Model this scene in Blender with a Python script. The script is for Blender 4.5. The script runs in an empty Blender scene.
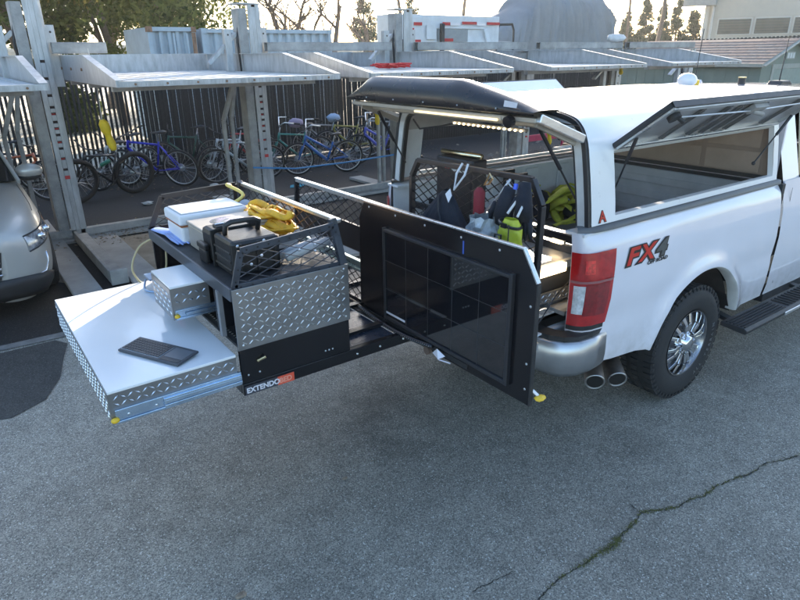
import bpy, bmesh, math, random
from mathutils import Vector, Matrix
import numpy as np
R = math.radians
random.seed(7)
SC = bpy.context.scene
COL = SC.collection

# ------------------------------------------------------------------ camera
cam_d = bpy.data.cameras.new('camera')
cam = bpy.data.objects.new('camera', cam_d); COL.objects.link(cam)
SC.camera = cam
pitch, yaw, roll = R(22.0), R(54.1), R(-0.7)
cp, sp = math.cos(pitch), math.sin(pitch)
dh = Vector((math.cos(yaw), math.sin(yaw), 0)); rt = Vector((math.sin(yaw), -math.cos(yaw), 0)); up = Vector((0, 0, 1))
fw = dh*cp - up*sp; dn = -up*cp - dh*sp
ix = math.cos(roll)*rt - math.sin(roll)*dn
iy = math.sin(roll)*rt + math.cos(roll)*dn
CAM = Vector((-3.8977, -1.9395, 2.3338))
mw = Matrix((( ix.x, -iy.x, -fw.x, CAM.x), (ix.y, -iy.y, -fw.y, CAM.y), (ix.z, -iy.z, -fw.z, CAM.z), (0, 0, 0, 1)))
cam.matrix_world = mw
cam_d.sensor_width = 36.0; cam_d.lens = 612.0/800*36
cam_d.clip_start = 0.05; cam_d.clip_end = 3000

# ------------------------------------------------------------------ world, sun, exposure
SUN_AZ, SUN_EL = 43.0, 15.0          # azimuth from +X towards +Y
w = bpy.data.worlds.new('World'); SC.world = w; w.use_nodes = True
nt = w.node_tree; bg = nt.nodes['Background']
sky = nt.nodes.new('ShaderNodeTexSky'); sky.sky_type = 'NISHITA'; sky.sun_disc = False
sky.sun_elevation = R(SUN_EL); sky.sun_rotation = R(90-SUN_AZ)
sky.air_density = 1.0; sky.dust_density = 1.6; sky.ozone_density = 2.2
nt.links.new(sky.outputs[0], bg.inputs[0]); bg.inputs[1].default_value = 0.15
sd = bpy.data.lights.new('sun', 'SUN'); sd.energy = 4.6; sd.angle = R(0.5); sd.color = (1, 0.86, 0.68)
so = bpy.data.objects.new('sun', sd); COL.objects.link(so)
sv = Vector((math.cos(R(SUN_AZ))*math.cos(R(SUN_EL)), math.sin(R(SUN_AZ))*math.cos(R(SUN_EL)), math.sin(R(SUN_EL))))
so.rotation_euler = sv.to_track_quat('Z', 'Y').to_euler(); so.location = (0, 0, 20)
vs = SC.view_settings; vs.view_transform = 'Standard'; vs.look = 'None'; vs.exposure = 1.92; vs.gamma = 1; vs.use_curve_mapping = False
try: SC.cycles.max_bounces = 6; SC.cycles.diffuse_bounces = 3; SC.cycles.glossy_bounces = 3; SC.cycles.transparent_max_bounces = 6
except Exception: pass

# ------------------------------------------------------------------ materials
MC = {}
def mat(name, col, rough=.6, metal=0., vary=.12, scale=6., bump=0., bscale=60., coat=0., emit=None, es=0., trans=0., spec=None, col2=None, detail=4, streak=None, alpha=1):
    if name in MC: return MC[name]
    m = bpy.data.materials.new(name); m.use_nodes = True; n = m.node_tree; b = n.nodes['Principled BSDF']
    b.inputs['Roughness'].default_value = rough; b.inputs['Metallic'].default_value = metal
    if coat: b.inputs['Coat Weight'].default_value = coat; b.inputs['Coat Roughness'].default_value = .04
    if trans: b.inputs['Transmission Weight'].default_value = trans
    if spec is not None: b.inputs['Specular IOR Level'].default_value = spec
    if alpha < 1: b.inputs['Alpha'].default_value = alpha
    tc = n.nodes.new('ShaderNodeTexCoord')
    src = tc.outputs['Object']
    if streak:
        mp = n.nodes.new('ShaderNodeMapping'); mp.inputs['Scale'].default_value = streak; n.links.new(src, mp.inputs[0]); src = mp.outputs[0]
    no = n.nodes.new('ShaderNodeTexNoise'); no.inputs['Scale'].default_value = scale; no.inputs['Detail'].default_value = detail; no.inputs['Roughness'].default_value = .65
    n.links.new(src, no.inputs['Vector'])
    rp = n.nodes.new('ShaderNodeValToRGB'); c = Vector(col)
    a = c*(1-vary); z = Vector(col2) if col2 else c*(1+vary)
    rp.color_ramp.elements[0].color = (*[min(1, max(0, q)) for q in a], 1); rp.color_ramp.elements[0].position = .3
    rp.color_ramp.elements[1].color = (*[min(1, max(0, q)) for q in z], 1); rp.color_ramp.elements[1].position = .7
    n.links.new(no.outputs[0], rp.inputs[0]); n.links.new(rp.outputs[0], b.inputs['Base Color'])
    if rough > .12:
        mr = n.nodes.new('ShaderNodeMapRange'); mr.inputs[1].default_value = .3; mr.inputs[2].default_value = .7
        mr.inputs[3].default_value = max(0, rough*.85); mr.inputs[4].default_value = min(1, rough*1.15)
        n.links.new(no.outputs[0], mr.inputs[0]); n.links.new(mr.outputs[0], b.inputs['Roughness'])
    if bump:
        n2 = n.nodes.new('ShaderNodeTexNoise'); n2.inputs['Scale'].default_value = bscale; n2.inputs['Detail'].default_value = 3
        n.links.new(tc.outputs['Object'], n2.inputs['Vector'])
        bp = n.nodes.new('ShaderNodeBump'); bp.inputs['Strength'].default_value = bump; bp.inputs['Distance'].default_value = .01
        n.links.new(n2.outputs[0], bp.inputs['Height']); n.links.new(bp.outputs[0], b.inputs['Normal'])
    if emit:
        b.inputs['Emission Color'].default_value = (*emit, 1); b.inputs['Emission Strength'].default_value = es
    MC[name] = m; return m

def asphalt(name, base, sp_light, moss=0, big=.22, stains=False):
    m = bpy.data.materials.new(name); m.use_nodes = True; n = m.node_tree; b = n.nodes['Principled BSDF']; L = n.links
    tc = n.nodes.new('ShaderNodeTexCoord')
    def noise(s, d=4, r=.6):
        q = n.nodes.new('ShaderNodeTexNoise'); q.inputs['Scale'].default_value = s; q.inputs['Detail'].default_value = d; q.inputs['Roughness'].default_value = r
        L.new(tc.outputs['Object'], q.inputs['Vector']); return q.outputs[0]
    def ramp(i, p0, c0, p1, c1):
        q = n.nodes.new('ShaderNodeValToRGB'); q.color_ramp.elements[0].position = p0; q.color_ramp.elements[1].position = p1
        q.color_ramp.elements[0].color = (*c0, 1); q.color_ramp.elements[1].color = (*c1, 1); L.new(i, q.inputs[0]); return q.outputs[0]
    def mix(f, a, bb, mode='MIX', fac=1):
        q = n.nodes.new('ShaderNodeMix'); q.data_type = 'RGBA'; q.blend_type = mode
        if f is None: q.inputs[0].default_value = fac
        else: L.new(f, q.inputs[0])
        L.new(a, q.inputs[6]); L.new(bb, q.inputs[7]); return q.outputs[2]
    c = Vector(base)
    large = ramp(noise(.55, 5), .3, c*(1-big), .7, c*(1+big))
    mid = ramp(noise(7, 5, .7), .3, (.82,)*3, .7, (1.18,)*3)
    o = mix(None, large, mid, 'MULTIPLY')
    vo = n.nodes.new('ShaderNodeTexVoronoi'); vo.inputs['Scale'].default_value = 165; L.new(tc.outputs['Object'], vo.inputs['Vector'])
    sepc = n.nodes.new('ShaderNodeSeparateColor'); L.new(vo.outputs['Color'], sepc.inputs[0])
    st = ramp(sepc.outputs[0], 0, (.50, .50, .51), .95, (1.42, 1.40, 1.36))
    o = mix(None, o, st, 'MULTIPLY')
    li = ramp(sepc.outputs[1], .955, (0, 0, 0), .97, (1, 1, 1))
    rgb = n.nodes.new('ShaderNodeRGB'); rgb.outputs[0].default_value = (*sp_light, 1)
    o = mix(li, o, rgb.outputs[0])
    dk = ramp(noise(210, 2), .33, (.25,)*3, .41, (1, 1, 1))
    o = mix(None, o, dk, 'MULTIPLY')
    stain = ramp(noise(1.3, 6, .75), .60, (1, 1, 1), .74, (.74, .74, .75))
    o = mix(None, o, stain, 'MULTIPLY')
    if stains:      # old oil drips and broad darker zones, each with its own place and ragged edge
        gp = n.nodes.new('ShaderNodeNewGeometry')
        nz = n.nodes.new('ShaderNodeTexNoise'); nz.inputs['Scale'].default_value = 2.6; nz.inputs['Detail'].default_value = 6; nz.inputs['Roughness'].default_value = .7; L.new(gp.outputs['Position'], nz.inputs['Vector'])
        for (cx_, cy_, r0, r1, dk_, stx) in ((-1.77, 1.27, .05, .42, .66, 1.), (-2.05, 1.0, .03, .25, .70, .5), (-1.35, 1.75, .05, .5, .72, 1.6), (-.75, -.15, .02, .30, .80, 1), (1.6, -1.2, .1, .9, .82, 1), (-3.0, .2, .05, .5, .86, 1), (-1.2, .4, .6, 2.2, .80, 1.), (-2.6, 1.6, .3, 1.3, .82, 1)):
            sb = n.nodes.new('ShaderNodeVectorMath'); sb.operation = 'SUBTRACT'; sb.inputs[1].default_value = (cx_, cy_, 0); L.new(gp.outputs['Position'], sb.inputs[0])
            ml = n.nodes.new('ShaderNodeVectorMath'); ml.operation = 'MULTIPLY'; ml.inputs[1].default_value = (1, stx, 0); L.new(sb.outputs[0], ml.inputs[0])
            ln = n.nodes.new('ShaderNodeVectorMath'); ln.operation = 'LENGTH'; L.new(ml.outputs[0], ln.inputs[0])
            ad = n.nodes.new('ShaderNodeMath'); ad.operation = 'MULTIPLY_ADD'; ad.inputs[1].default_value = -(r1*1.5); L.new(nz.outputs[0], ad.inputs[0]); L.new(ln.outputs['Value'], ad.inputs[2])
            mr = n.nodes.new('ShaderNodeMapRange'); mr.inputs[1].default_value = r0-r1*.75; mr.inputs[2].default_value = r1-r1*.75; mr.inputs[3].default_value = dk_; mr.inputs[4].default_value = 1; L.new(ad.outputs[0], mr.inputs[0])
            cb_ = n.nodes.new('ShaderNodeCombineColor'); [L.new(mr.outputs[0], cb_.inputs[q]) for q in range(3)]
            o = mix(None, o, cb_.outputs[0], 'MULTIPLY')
    L.new(o, b.inputs['Base Color']); b.inputs['Roughness'].default_value = .8
    bp = n.nodes.new('ShaderNodeBump'); bp.inputs['Strength'].default_value = .4; bp.inputs['Distance'].default_value = .005
    iv = n.nodes.new('ShaderNodeMath'); iv.operation = 'MULTIPLY_ADD'; iv.inputs[1].default_value = -1; iv.inputs[2].default_value = 1; L.new(vo.outputs['Distance'], iv.inputs[0])
    L.new(iv.outputs[0], bp.inputs['Height']); L.new(bp.outputs[0], b.inputs['Normal'])
    return m

WHITE = mat('white_paint', (.74, .715, .755), .2, vary=.03, scale=2, coat=1)
CAPW = mat('cap_white', (.78, .78, .78), .30, vary=.04, scale=3, coat=.4)
WGREY = mat('interior_grey_white', (.72, .72, .72), .5, vary=.08)
BLACK = mat('black_powder', (.012, .013, .017), .32, vary=.2, scale=12, spec=.5)
BGLOSS = mat('black_gloss_panel', (.008, .008, .010), .2, vary=.2, scale=3, spec=.5)
BMATTE = mat('black_plastic', (.022, .023, .025), .5, vary=.25, scale=20, bump=.15, bscale=200)
RUB = mat('tyre_rubber', (.022, .022, .023), .75, vary=.35, scale=18, bump=.2, bscale=120)
ALU = mat('aluminium', (.72, .74, .76), .3, 1, vary=.1, scale=8, streak=(1, 8, 8))
TREAD = mat('tread_plate', (.31, .31, .31), .36, .8, vary=.16, scale=5, bump=.05)
TRL = mat('tread_ridge', (.70, .71, .72), .28, .95, vary=.2, scale=40)
CHROME = mat('chrome', (.75, .75, .76), .12, 1, vary=.06)
GALV = mat('galvanised_steel', (.44, .45, .46), .45, .55, vary=.25, scale=14, bump=.08, bscale=30, detail=10, streak=(1, 1, .25))
GALVD = mat('weathered_galvanised', (.34, .345, .34), .6, .3, vary=.4, scale=4, bump=.1, bscale=30, detail=8, col2=(.47, .46, .44))
DECKM = mat('galvanised_deck', (.56, .57, .57), .5, .15, vary=.16, scale=3, detail=8)
STEEL = mat('zinc_slide', (.55, .68, .82), .25, .9, vary=.15, scale=9)
LEDM = mat('led_warm', (1, .9, .7), .5, emit=(1, .72, .38), es=2.6)
LEDS = mat('led_strip', (1, .9, .7), .5, emit=(1, .74, .36), es=.38)
YEL = mat('yellow_foam', (.72, .50, .02), .6, vary=.12, scale=15, bump=.2)
YCLIP = mat('yellow_plastic', (.8, .5, .03), .4)
GLASS = mat('dark_glass', (.012, .014, .016), .06, vary=.1, spec=.6)

def dirty_paint(m):
    n = m.node_tree; L = n.links; b = n.nodes['Principled BSDF']; src = b.inputs['Base Color'].links[0].from_socket
    gp = n.nodes.new('ShaderNodeNewGeometry'); sx = n.nodes.new('ShaderNodeSeparateXYZ'); L.new(gp.outputs['Position'], sx.inputs[0])
    mr = n.nodes.new('ShaderNodeMapRange'); mr.inputs[1].default_value = .50; mr.inputs[2].default_value = .86; mr.inputs[3].default_value = .55; mr.inputs[4].default_value = .0; L.new(sx.outputs[2], mr.inputs[0])
    nz = n.nodes.new('ShaderNodeTexNoise'); nz.inputs['Scale'].default_value = 9; nz.inputs['Detail'].default_value = 9; nz.inputs['Roughness'].default_value = .75; L.new(gp.outputs['Position'], nz.inputs['Vector'])
    rp = n.nodes.new('ShaderNodeMapRange'); rp.inputs[1].default_value = .38; rp.inputs[2].default_value = .68; L.new(nz.outputs[0], rp.inputs[0])
    mu = n.nodes.new('ShaderNodeMath'); mu.operation = 'MULTIPLY'; L.new(mr.outputs[0], mu.inputs[0]); L.new(rp.outputs[0], mu.inputs[1])
    sp_ = n.nodes.new('ShaderNodeTexNoise'); sp_.inputs['Scale'].default_value = 160; L.new(gp.outputs['Position'], sp_.inputs['Vector'])
    s2 = n.nodes.new('ShaderNodeMapRange'); s2.inputs[1].default_value = .66; s2.inputs[2].default_value = .72; s2.inputs[3].default_value = 0; s2.inputs[4].default_value = .3; L.new(sp_.outputs[0], s2.inputs[0])
    s3 = n.nodes.new('ShaderNodeMath'); s3.operation = 'MULTIPLY'; L.new(s2.outputs[0], s3.inputs[0]); L.new(mr.outputs[0], s3.inputs[1])
    a2 = n.nodes.new('ShaderNodeMath'); a2.operation = 'ADD'; L.new(mu.outputs[0], a2.inputs[0]); L.new(s3.outputs[0], a2.inputs[1])
    mx = n.nodes.new('ShaderNodeMix'); mx.data_type = 'RGBA'; L.new(a2.outputs[0], mx.inputs[0]); L.new(src, mx.inputs[6]); mx.inputs[7].default_value = (.42, .39, .35, 1); L.new(mx.outputs[2], b.inputs['Base Color'])
dirty_paint(WHITE)

# ------------------------------------------------------------------ mesh builder
class MB:
    def __init__(s): s.v = []; s.f = []; s.m = []
    def add(s, vs_, fs, mi=0):
        o = len(s.v); s.v += [Vector(q) for q in vs_]; s.f += [tuple(o+i for i in f) for f in fs]; s.m += [mi]*len(fs); return s
    def box(s, x0, x1, y0, y1, z0, z1, mi=0):
        return s.add([(x0,y0,z0),(x1,y0,z0),(x1,y1,z0),(x0,y1,z0),(x0,y0,z1),(x1,y0,z1),(x1,y1,z1),(x0,y1,z1)],
              [(0,3,2,1),(4,5,6,7),(0,1,5,4),(1,2,6,5),(2,3,7,6),(3,0,4,7)], mi)
    def obox(s, c, sz, mx=None, mi=0):
        h = Vector(sz)/2; n = MB().box(-h.x,h.x,-h.y,h.y,-h.z,h.z)
        mx = mx or Matrix.Identity(3)
        return s.add([Vector(c)+mx @ q for q in n.v], n.f, mi)
    def bar(s, p0, p1, w, h, upv=(0,0,1), mi=0):
        p0, p1 = Vector(p0), Vector(p1); d = (p1-p0).normalized(); u = Vector(upv)
        a = d.cross(u)
        if a.length < 1e-4: a = d.cross(Vector((1,0,0)))
        a.normalize(); b = a.cross(d).normalized(); a = a*(w/2); b = b*(h/2)
        vs_ = [p0-a-b, p0+a-b, p0+a+b, p0-a+b, p1-a-b, p1+a-b, p1+a+b, p1-a+b]
        return s.add(vs_, [(0,1,2,3),(7,6,5,4),(0,4,5,1),(1,5,6,2),(2,6,7,3),(3,7,4,0)], mi)
    def tube(s, path, r, seg=8, closed=False, mi=0, squash=1):
        P = [Vector(p) for p in path]; n = len(P); rr = r if isinstance(r, (list, tuple)) else [r]*n
        o = len(s.v); prev = None
        for i, p in enumerate(P):
            a = P[(i-1) % n] if (closed or i > 0) else p; b = P[(i+1) % n] if (closed or i < n-1) else p
            d = (b-a)
            d = d.normalized() if d.length > 1e-9 else Vector((0,0,1))
            if prev is None:
                q = Vector((0,0,1)) if abs(d.z) < .9 else Vector((1,0,0)); e = d.cross(q).normalized()
            else:
                e = prev - d*prev.dot(d); e = e.normalized() if e.length > 1e-6 else d.orthogonal().normalized()
            prev = e; g = d.cross(e)
            for k in range(seg):
                t = 2*math.pi*k/seg; s.v.append(p + e*math.cos(t)*rr[i] + g*math.sin(t)*rr[i]*squash)
        m = n if closed else n-1
        for i in range(m):
            j = (i+1) % n
            for k in range(seg):
                s.f.append((o+i*seg+k, o+i*seg+(k+1) % seg, o+j*seg+(k+1) % seg, o+j*seg+k)); s.m.append(mi)
        if not closed:
            s.f.append(tuple(o+k for k in reversed(range(seg)))); s.f.append(tuple(o+(n-1)*seg+k for k in range(seg))); s.m += [mi, mi]
        return s
    def cyl(s, p0, p1, r0, r1=None, seg=16, mi=0): return s.tube([p0, p1], [r0, r0 if r1 is None else r1], seg, mi=mi)
    def prism(s, poly, plane, a, b, mi=0):
        def mk(u, v, t): return {'xy': (u, v, t), 'xz': (u, t, v), 'yz': (t, u, v)}[plane]
        n = len(poly); vs_ = [mk(u, v, a) for u, v in poly]+[mk(u, v, b) for u, v in poly]
        fs = [tuple(range(n-1, -1, -1)), tuple(range(n, 2*n))]+[(i, (i+1) % n, (i+1) % n+n, i+n) for i in range(n)]
        return s.add(vs_, fs, mi)
    def lathe(s, prof, c, ax='y', seg=40, mi=0):      # prof: (radius, along)
        o = len(s.v); c = Vector(c)
        for r, t in prof:
            for k in range(seg):
                a = 2*math.pi*k/seg; u, v = r*math.cos(a), r*math.sin(a)
                s.v.append(c+Vector({'y': (u, t, v), 'x': (t, u, v), 'z': (u, v, t)}[ax]))
        for i in range(len(prof)-1):
            for k in range(seg):
                s.f.append((o+i*seg+k, o+i*seg+(k+1) % seg, o+(i+1)*seg+(k+1) % seg, o+(i+1)*seg+k)); s.m.append(mi)
        return s
    def blob(s, c, r, seg=10, rings=7, jit=0, mi=0, seed=0):
        rnd = random.Random(seed); o = len(s.v); c = Vector(c); r = Vector(r)
        s.v.append(c-Vector((0,0,r.z)))
        for i in range(1, rings):
            t = math.pi*i/rings
            for k in range(seg):
                a = 2*math.pi*k/seg; j = 1+rnd.uniform(-jit, jit)
                s.v.append(c+Vector((r.x*math.sin(t)*math.cos(a)*j, r.y*math.sin(t)*math.sin(a)*j, -r.z*math.cos(t)*j)))
        s.v.append(c+Vector((0,0,r.z)))
        for k in range(seg): s.f.append((o, o+1+(k+1) % seg, o+1+k)); s.m.append(mi)
        for i in range(rings-2):
            for k in range(seg):
                a = o+1+i*seg; s.f.append((a+k, a+(k+1) % seg, a+seg+(k+1) % seg, a+seg+k)); s.m.append(mi)
        a = o+1+(rings-2)*seg; t = len(s.v)-1
        for k in range(seg): s.f.append((a+k, a+(k+1) % seg, t)); s.m.append(mi)
        return s
    def grid(s, pts, mi=0, flip=False):               # pts[i][j]
        o = len(s.v); n, m = len(pts), len(pts[0])
        for row in pts: s.v += [Vector(p) for p in row]
        for i in range(n-1):
            for j in range(m-1):
                q = (o+i*m+j, o+(i+1)*m+j, o+(i+1)*m+j+1, o+i*m+j+1)
                s.f.append(q[::-1] if flip else q); s.m.append(mi)
        return s

BASE = {}
def smooth(pts, n=6):
    P = [Vector(p) for p in pts]; out = []
    for i in range(len(P)-1):
        a, b, c, d = P[max(0, i-1)], P[i], P[i+1], P[min(len(P)-1, i+2)]
        for k in range(n):
            t = k/n; out.append(.5*((2*b)+(c-a)*t+(2*a-5*b+4*c-d)*t*t+(3*b-3*c+d-a)*t**3))
    return out+[P[-1]]
def wbase(o):
    v = Vector((0, 0, 0))
    while o is not None: v += BASE.get(o.name, Vector((0, 0, 0))); o = o.parent
    return v
def build(name, mb, mats, parent=None, smooth=False, bevel=0, auto=None, solid=0, sub=0):
    me = bpy.data.meshes.new(name)
    if not isinstance(mats, (list, tuple)): mats = [mats, TRL] if mats is TREAD else [mats]
    if parent is None:
        xs = [q.x for q in mb.v]; ys = [q.y for q in mb.v]; zs = [q.z for q in mb.v]
        off = Vector(((min(xs)+max(xs))/2, (min(ys)+max(ys))/2, min(zs)))
    else: off = wbase(parent)
    me.from_pydata([tuple(q-off) for q in mb.v], [], mb.f)
    for q in mats: me.materials.append(q)
    if len(mats) > 1: me.polygons.foreach_set('material_index', mb.m)
    if smooth: me.polygons.foreach_set('use_smooth', [True]*len(me.polygons))
    me.update()
    o = bpy.data.objects.new(name, me); COL.objects.link(o); o.parent = parent
    if parent is None: o.location = off; BASE[o.name] = off
    if smooth and auto:
        bm = bmesh.new(); bm.from_mesh(me)
        bmesh.ops.recalc_face_normals(bm, faces=bm.faces)
        for e in bm.edges:
            if len(e.link_faces) == 2 and e.calc_face_angle(0) > R(auto): e.smooth = False
        bm.to_mesh(me); bm.free()
    if solid:
        md = o.modifiers.new('thickness', 'SOLIDIFY'); md.thickness = solid; md.offset = -1
    if sub:
        md = o.modifiers.new('smooth', 'SUBSURF'); md.levels = sub; md.render_levels = sub
    if bevel:
        md = o.modifiers.new('edge', 'BEVEL'); md.width = bevel; md.segments = 2; md.limit_method = 'ANGLE'; md.angle_limit = R(40)
    return o
def tag(o, label=None, cat=None, group=None, kind=None):
    if label: o['label'] = label
    if cat: o['category'] = cat
    if group: o['group'] = group
    if kind: o['kind'] = kind
    return o
def thing(name, label, cat, loc=(0, 0, 0), group=None):
    o = bpy.data.objects.new(name, None); COL.objects.link(o); o.location = loc; o.empty_display_size = .2
    BASE[o.name] = Vector(loc); return tag(o, label, cat, group)
def copy_tree(o, parent=None):
    c = o.copy(); COL.objects.link(c); c.parent = parent
    for ch in list(o.children): copy_tree(ch, c)
    return c
def place(o, loc, rz=0, label=None):
    o.location = loc; o.rotation_euler = (0, 0, rz)
    if label: o['label'] = label
    return o
def B(*a): return MB().box(*a)

def text_part(name, body, size, origin, xdir, ydir, m, parent, thick=.001, shear=0, offset=0, align='LEFT', sx=1.0):
    cu = bpy.data.curves.new(name, 'FONT'); cu.body = body; cu.size = size; cu.extrude = thick; cu.shear = shear; cu.offset = offset; cu.align_x = align
    t = bpy.data.objects.new(name, cu); COL.objects.link(t)
    dg = bpy.context.evaluated_depsgraph_get(); me = bpy.data.meshes.new_from_object(t.evaluated_get(dg))
    bpy.data.objects.remove(t)
    X = Vector(xdir).normalized(); Y = Vector(ydir).normalized(); Z = X.cross(Y)
    off = wbase(parent)
    for v in me.vertices:
        q = v.co.copy(); v.co = Vector(origin)+X*q.x*sx+Y*q.y+Z*q.z-off
    me.materials.clear(); me.materials.append(m)
    o = bpy.data.objects.new(name, me); COL.objects.link(o); o.parent = parent; return o

def tread(mb, O, U, V, w, h, pitch=.0285, L=.031, hh=.0032, wd=.0075):
    O, U, V = Vector(O), Vector(U).normalized(), Vector(V).normalized(); N = U.cross(V)
    nu, nv = int(w/pitch), int(h/pitch)
    for i in range(nu):
        for j in range(nv):
            c = O+U*(pitch*(i+.5+(w/pitch-nu)/2))+V*(pitch*(j+.5+(h/pitch-nv)/2))
            s = 1 if (i+j) % 2 else -1
            d = (U*.80+V*.6*s).normalized() if s > 0 else (U*.80-V*.6).normalized(); e = N.cross(d)
            o = len(mb.v)
            mb.v += [c-d*L/2+N*.0002, c-e*wd/2-d*L*.15+N*.0002, c+d*L/2+N*.0002, c+e*wd/2+d*L*.15+N*.0002, c-d*L*.28+N*hh, c+d*L*.28+N*hh]
            mb.f += [(o,o+1,o+4),(o+1,o+5,o+4),(o+1,o+2,o+5),(o+2,o+3,o+5),(o+3,o+4,o+5),(o+3,o,o+4)]; mb.m += [1]*6
    return mb
def lattice(mb, poly, fn, du=.085, dv=.042, t=.004):
    # diamonds clipped to convex poly in (u,v)
    us = [p[0] for p in poly]; vs_ = [p[1] for p in poly]; u0, u1, v0, v1 = min(us), max(us), min(vs_), max(vs_)
    area = sum(poly[i][0]*poly[(i+1) % len(poly)][1]-poly[(i+1) % len(poly)][0]*poly[i][1] for i in range(len(poly)))
    P_ = poly if area > 0 else poly[::-1]
    def clip(a, b):
        t0, t1 = 0., 1.; d = (b[0]-a[0], b[1]-a[1])
        for i in range(len(P_)):
            p, q = P_[i], P_[(i+1) % len(P_)]; nx, ny = -(q[1]-p[1]), q[0]-p[0]
            num = (a[0]-p[0])*nx+(a[1]-p[1])*ny; den = d[0]*nx+d[1]*ny
            if abs(den) < 1e-9:
                if num < 0: return None
            else:
                x = -num/den
                if den > 0: t0 = max(t0, x)
                else: t1 = min(t1, x)
        if t0 >= t1: return None
        return (a[0]+d[0]*t0, a[1]+d[1]*t0), (a[0]+d[0]*t1, a[1]+d[1]*t1)
    k = dv/du; H = (v1-v0); n = int((u1-u0+H/k)/du)+2
    for s in (1, -1):
        for i in range(n+1):
            st = u0-H/k+i*du if s > 0 else u0+i*du
            a = (st, v0); b = (st+s*H/k, v1)
            c = clip(a, b)
            if c: mb.bar(fn(*c[0]), fn(*c[1]), t, t, upv=(Vector(fn(1, 0))-Vector(fn(0, 0))).cross(Vector(fn(0, 1))-Vector(fn(0, 0))))
    return mb

# ================================================================== SETTING
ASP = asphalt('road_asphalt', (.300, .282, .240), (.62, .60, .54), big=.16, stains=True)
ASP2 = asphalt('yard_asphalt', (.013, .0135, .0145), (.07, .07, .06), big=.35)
g = MB().grid([[(x, y, 0) for y in (-60, -3, 0, 4, 60, 600)] for x in (-400, -12, -4, 0, 4, 12, 500)], flip=True)
tag(build('ground', g, ASP), kind='structure')
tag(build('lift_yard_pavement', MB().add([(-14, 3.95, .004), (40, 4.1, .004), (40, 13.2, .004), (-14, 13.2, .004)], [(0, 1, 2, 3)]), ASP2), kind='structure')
seam = mat('gutter_seam', (.17, .165, .155), .9, vary=.35, scale=9)
mb = MB(); pl = []
for i in range(60):
    x = -14+i*.5; y = 3.93+random.uniform(-.02, .02); pl.append([(x, y-.05-random.uniform(0, .03), .008), (x, y+.035+random.uniform(0, .03), .008)])
mb.grid(pl, flip=True); tag(build('pavement_joint', mb, seam), kind='structure')
# damp patch on the road left
def patch(name, pts, z, m):
    return tag(build(name, MB().add([(x, y, z) for x, y in pts], [tuple(range(len(pts)))]), m), kind='structure')
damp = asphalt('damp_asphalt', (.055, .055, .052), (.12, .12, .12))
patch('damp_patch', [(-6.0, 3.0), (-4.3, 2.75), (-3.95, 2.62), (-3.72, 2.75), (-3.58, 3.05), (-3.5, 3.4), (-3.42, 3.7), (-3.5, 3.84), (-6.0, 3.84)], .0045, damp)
dirt = mat('dusty_dirt', (.30, .25, .19), .95, vary=.35, scale=3, bump=.4, bscale=40, col2=(.40, .34, .26), detail=8)
patch('dirt_strip', [(-2.55, 4.2), (-1.9, 4.25), (-1.3, 4.6), (-1.1, 5.3), (-1.0, 6.2), (-1.2, 6.9), (-2.4, 7.0), (-2.5, 6.0)], .0085, dirt)
patch('dirt_strip', [(-3.3, 5.6), (-3.02, 5.2), (-2.98, 6.6), (-3.25, 7.0)], .0085, dirt)
PAD = mat('concrete_pad', (.36, .35, .33), .85, vary=.22, scale=3, bump=.15, bscale=40, detail=8)
# far ground, dry lot beyond fence
LOT = mat('far_lot_ground', (.58, .52, .42), .95, vary=.25, scale=.8, detail=6)
patch('far_lot', [(-200, 13.2), (200, 13.2), (300, 200), (-300, 200)], .006, LOT)

SLOT = 2.95
posts_x = [-2.75, .08, 2.87, 5.95, 8.9, 11.9]
which = ['leftmost post beside the silver car', 'second post behind the black hard case', 'third post left of the raised hatch', 'fourth post seen through the cap opening', 'fifth post beyond the white cap roof', 'rightmost post before the olive shed']
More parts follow.
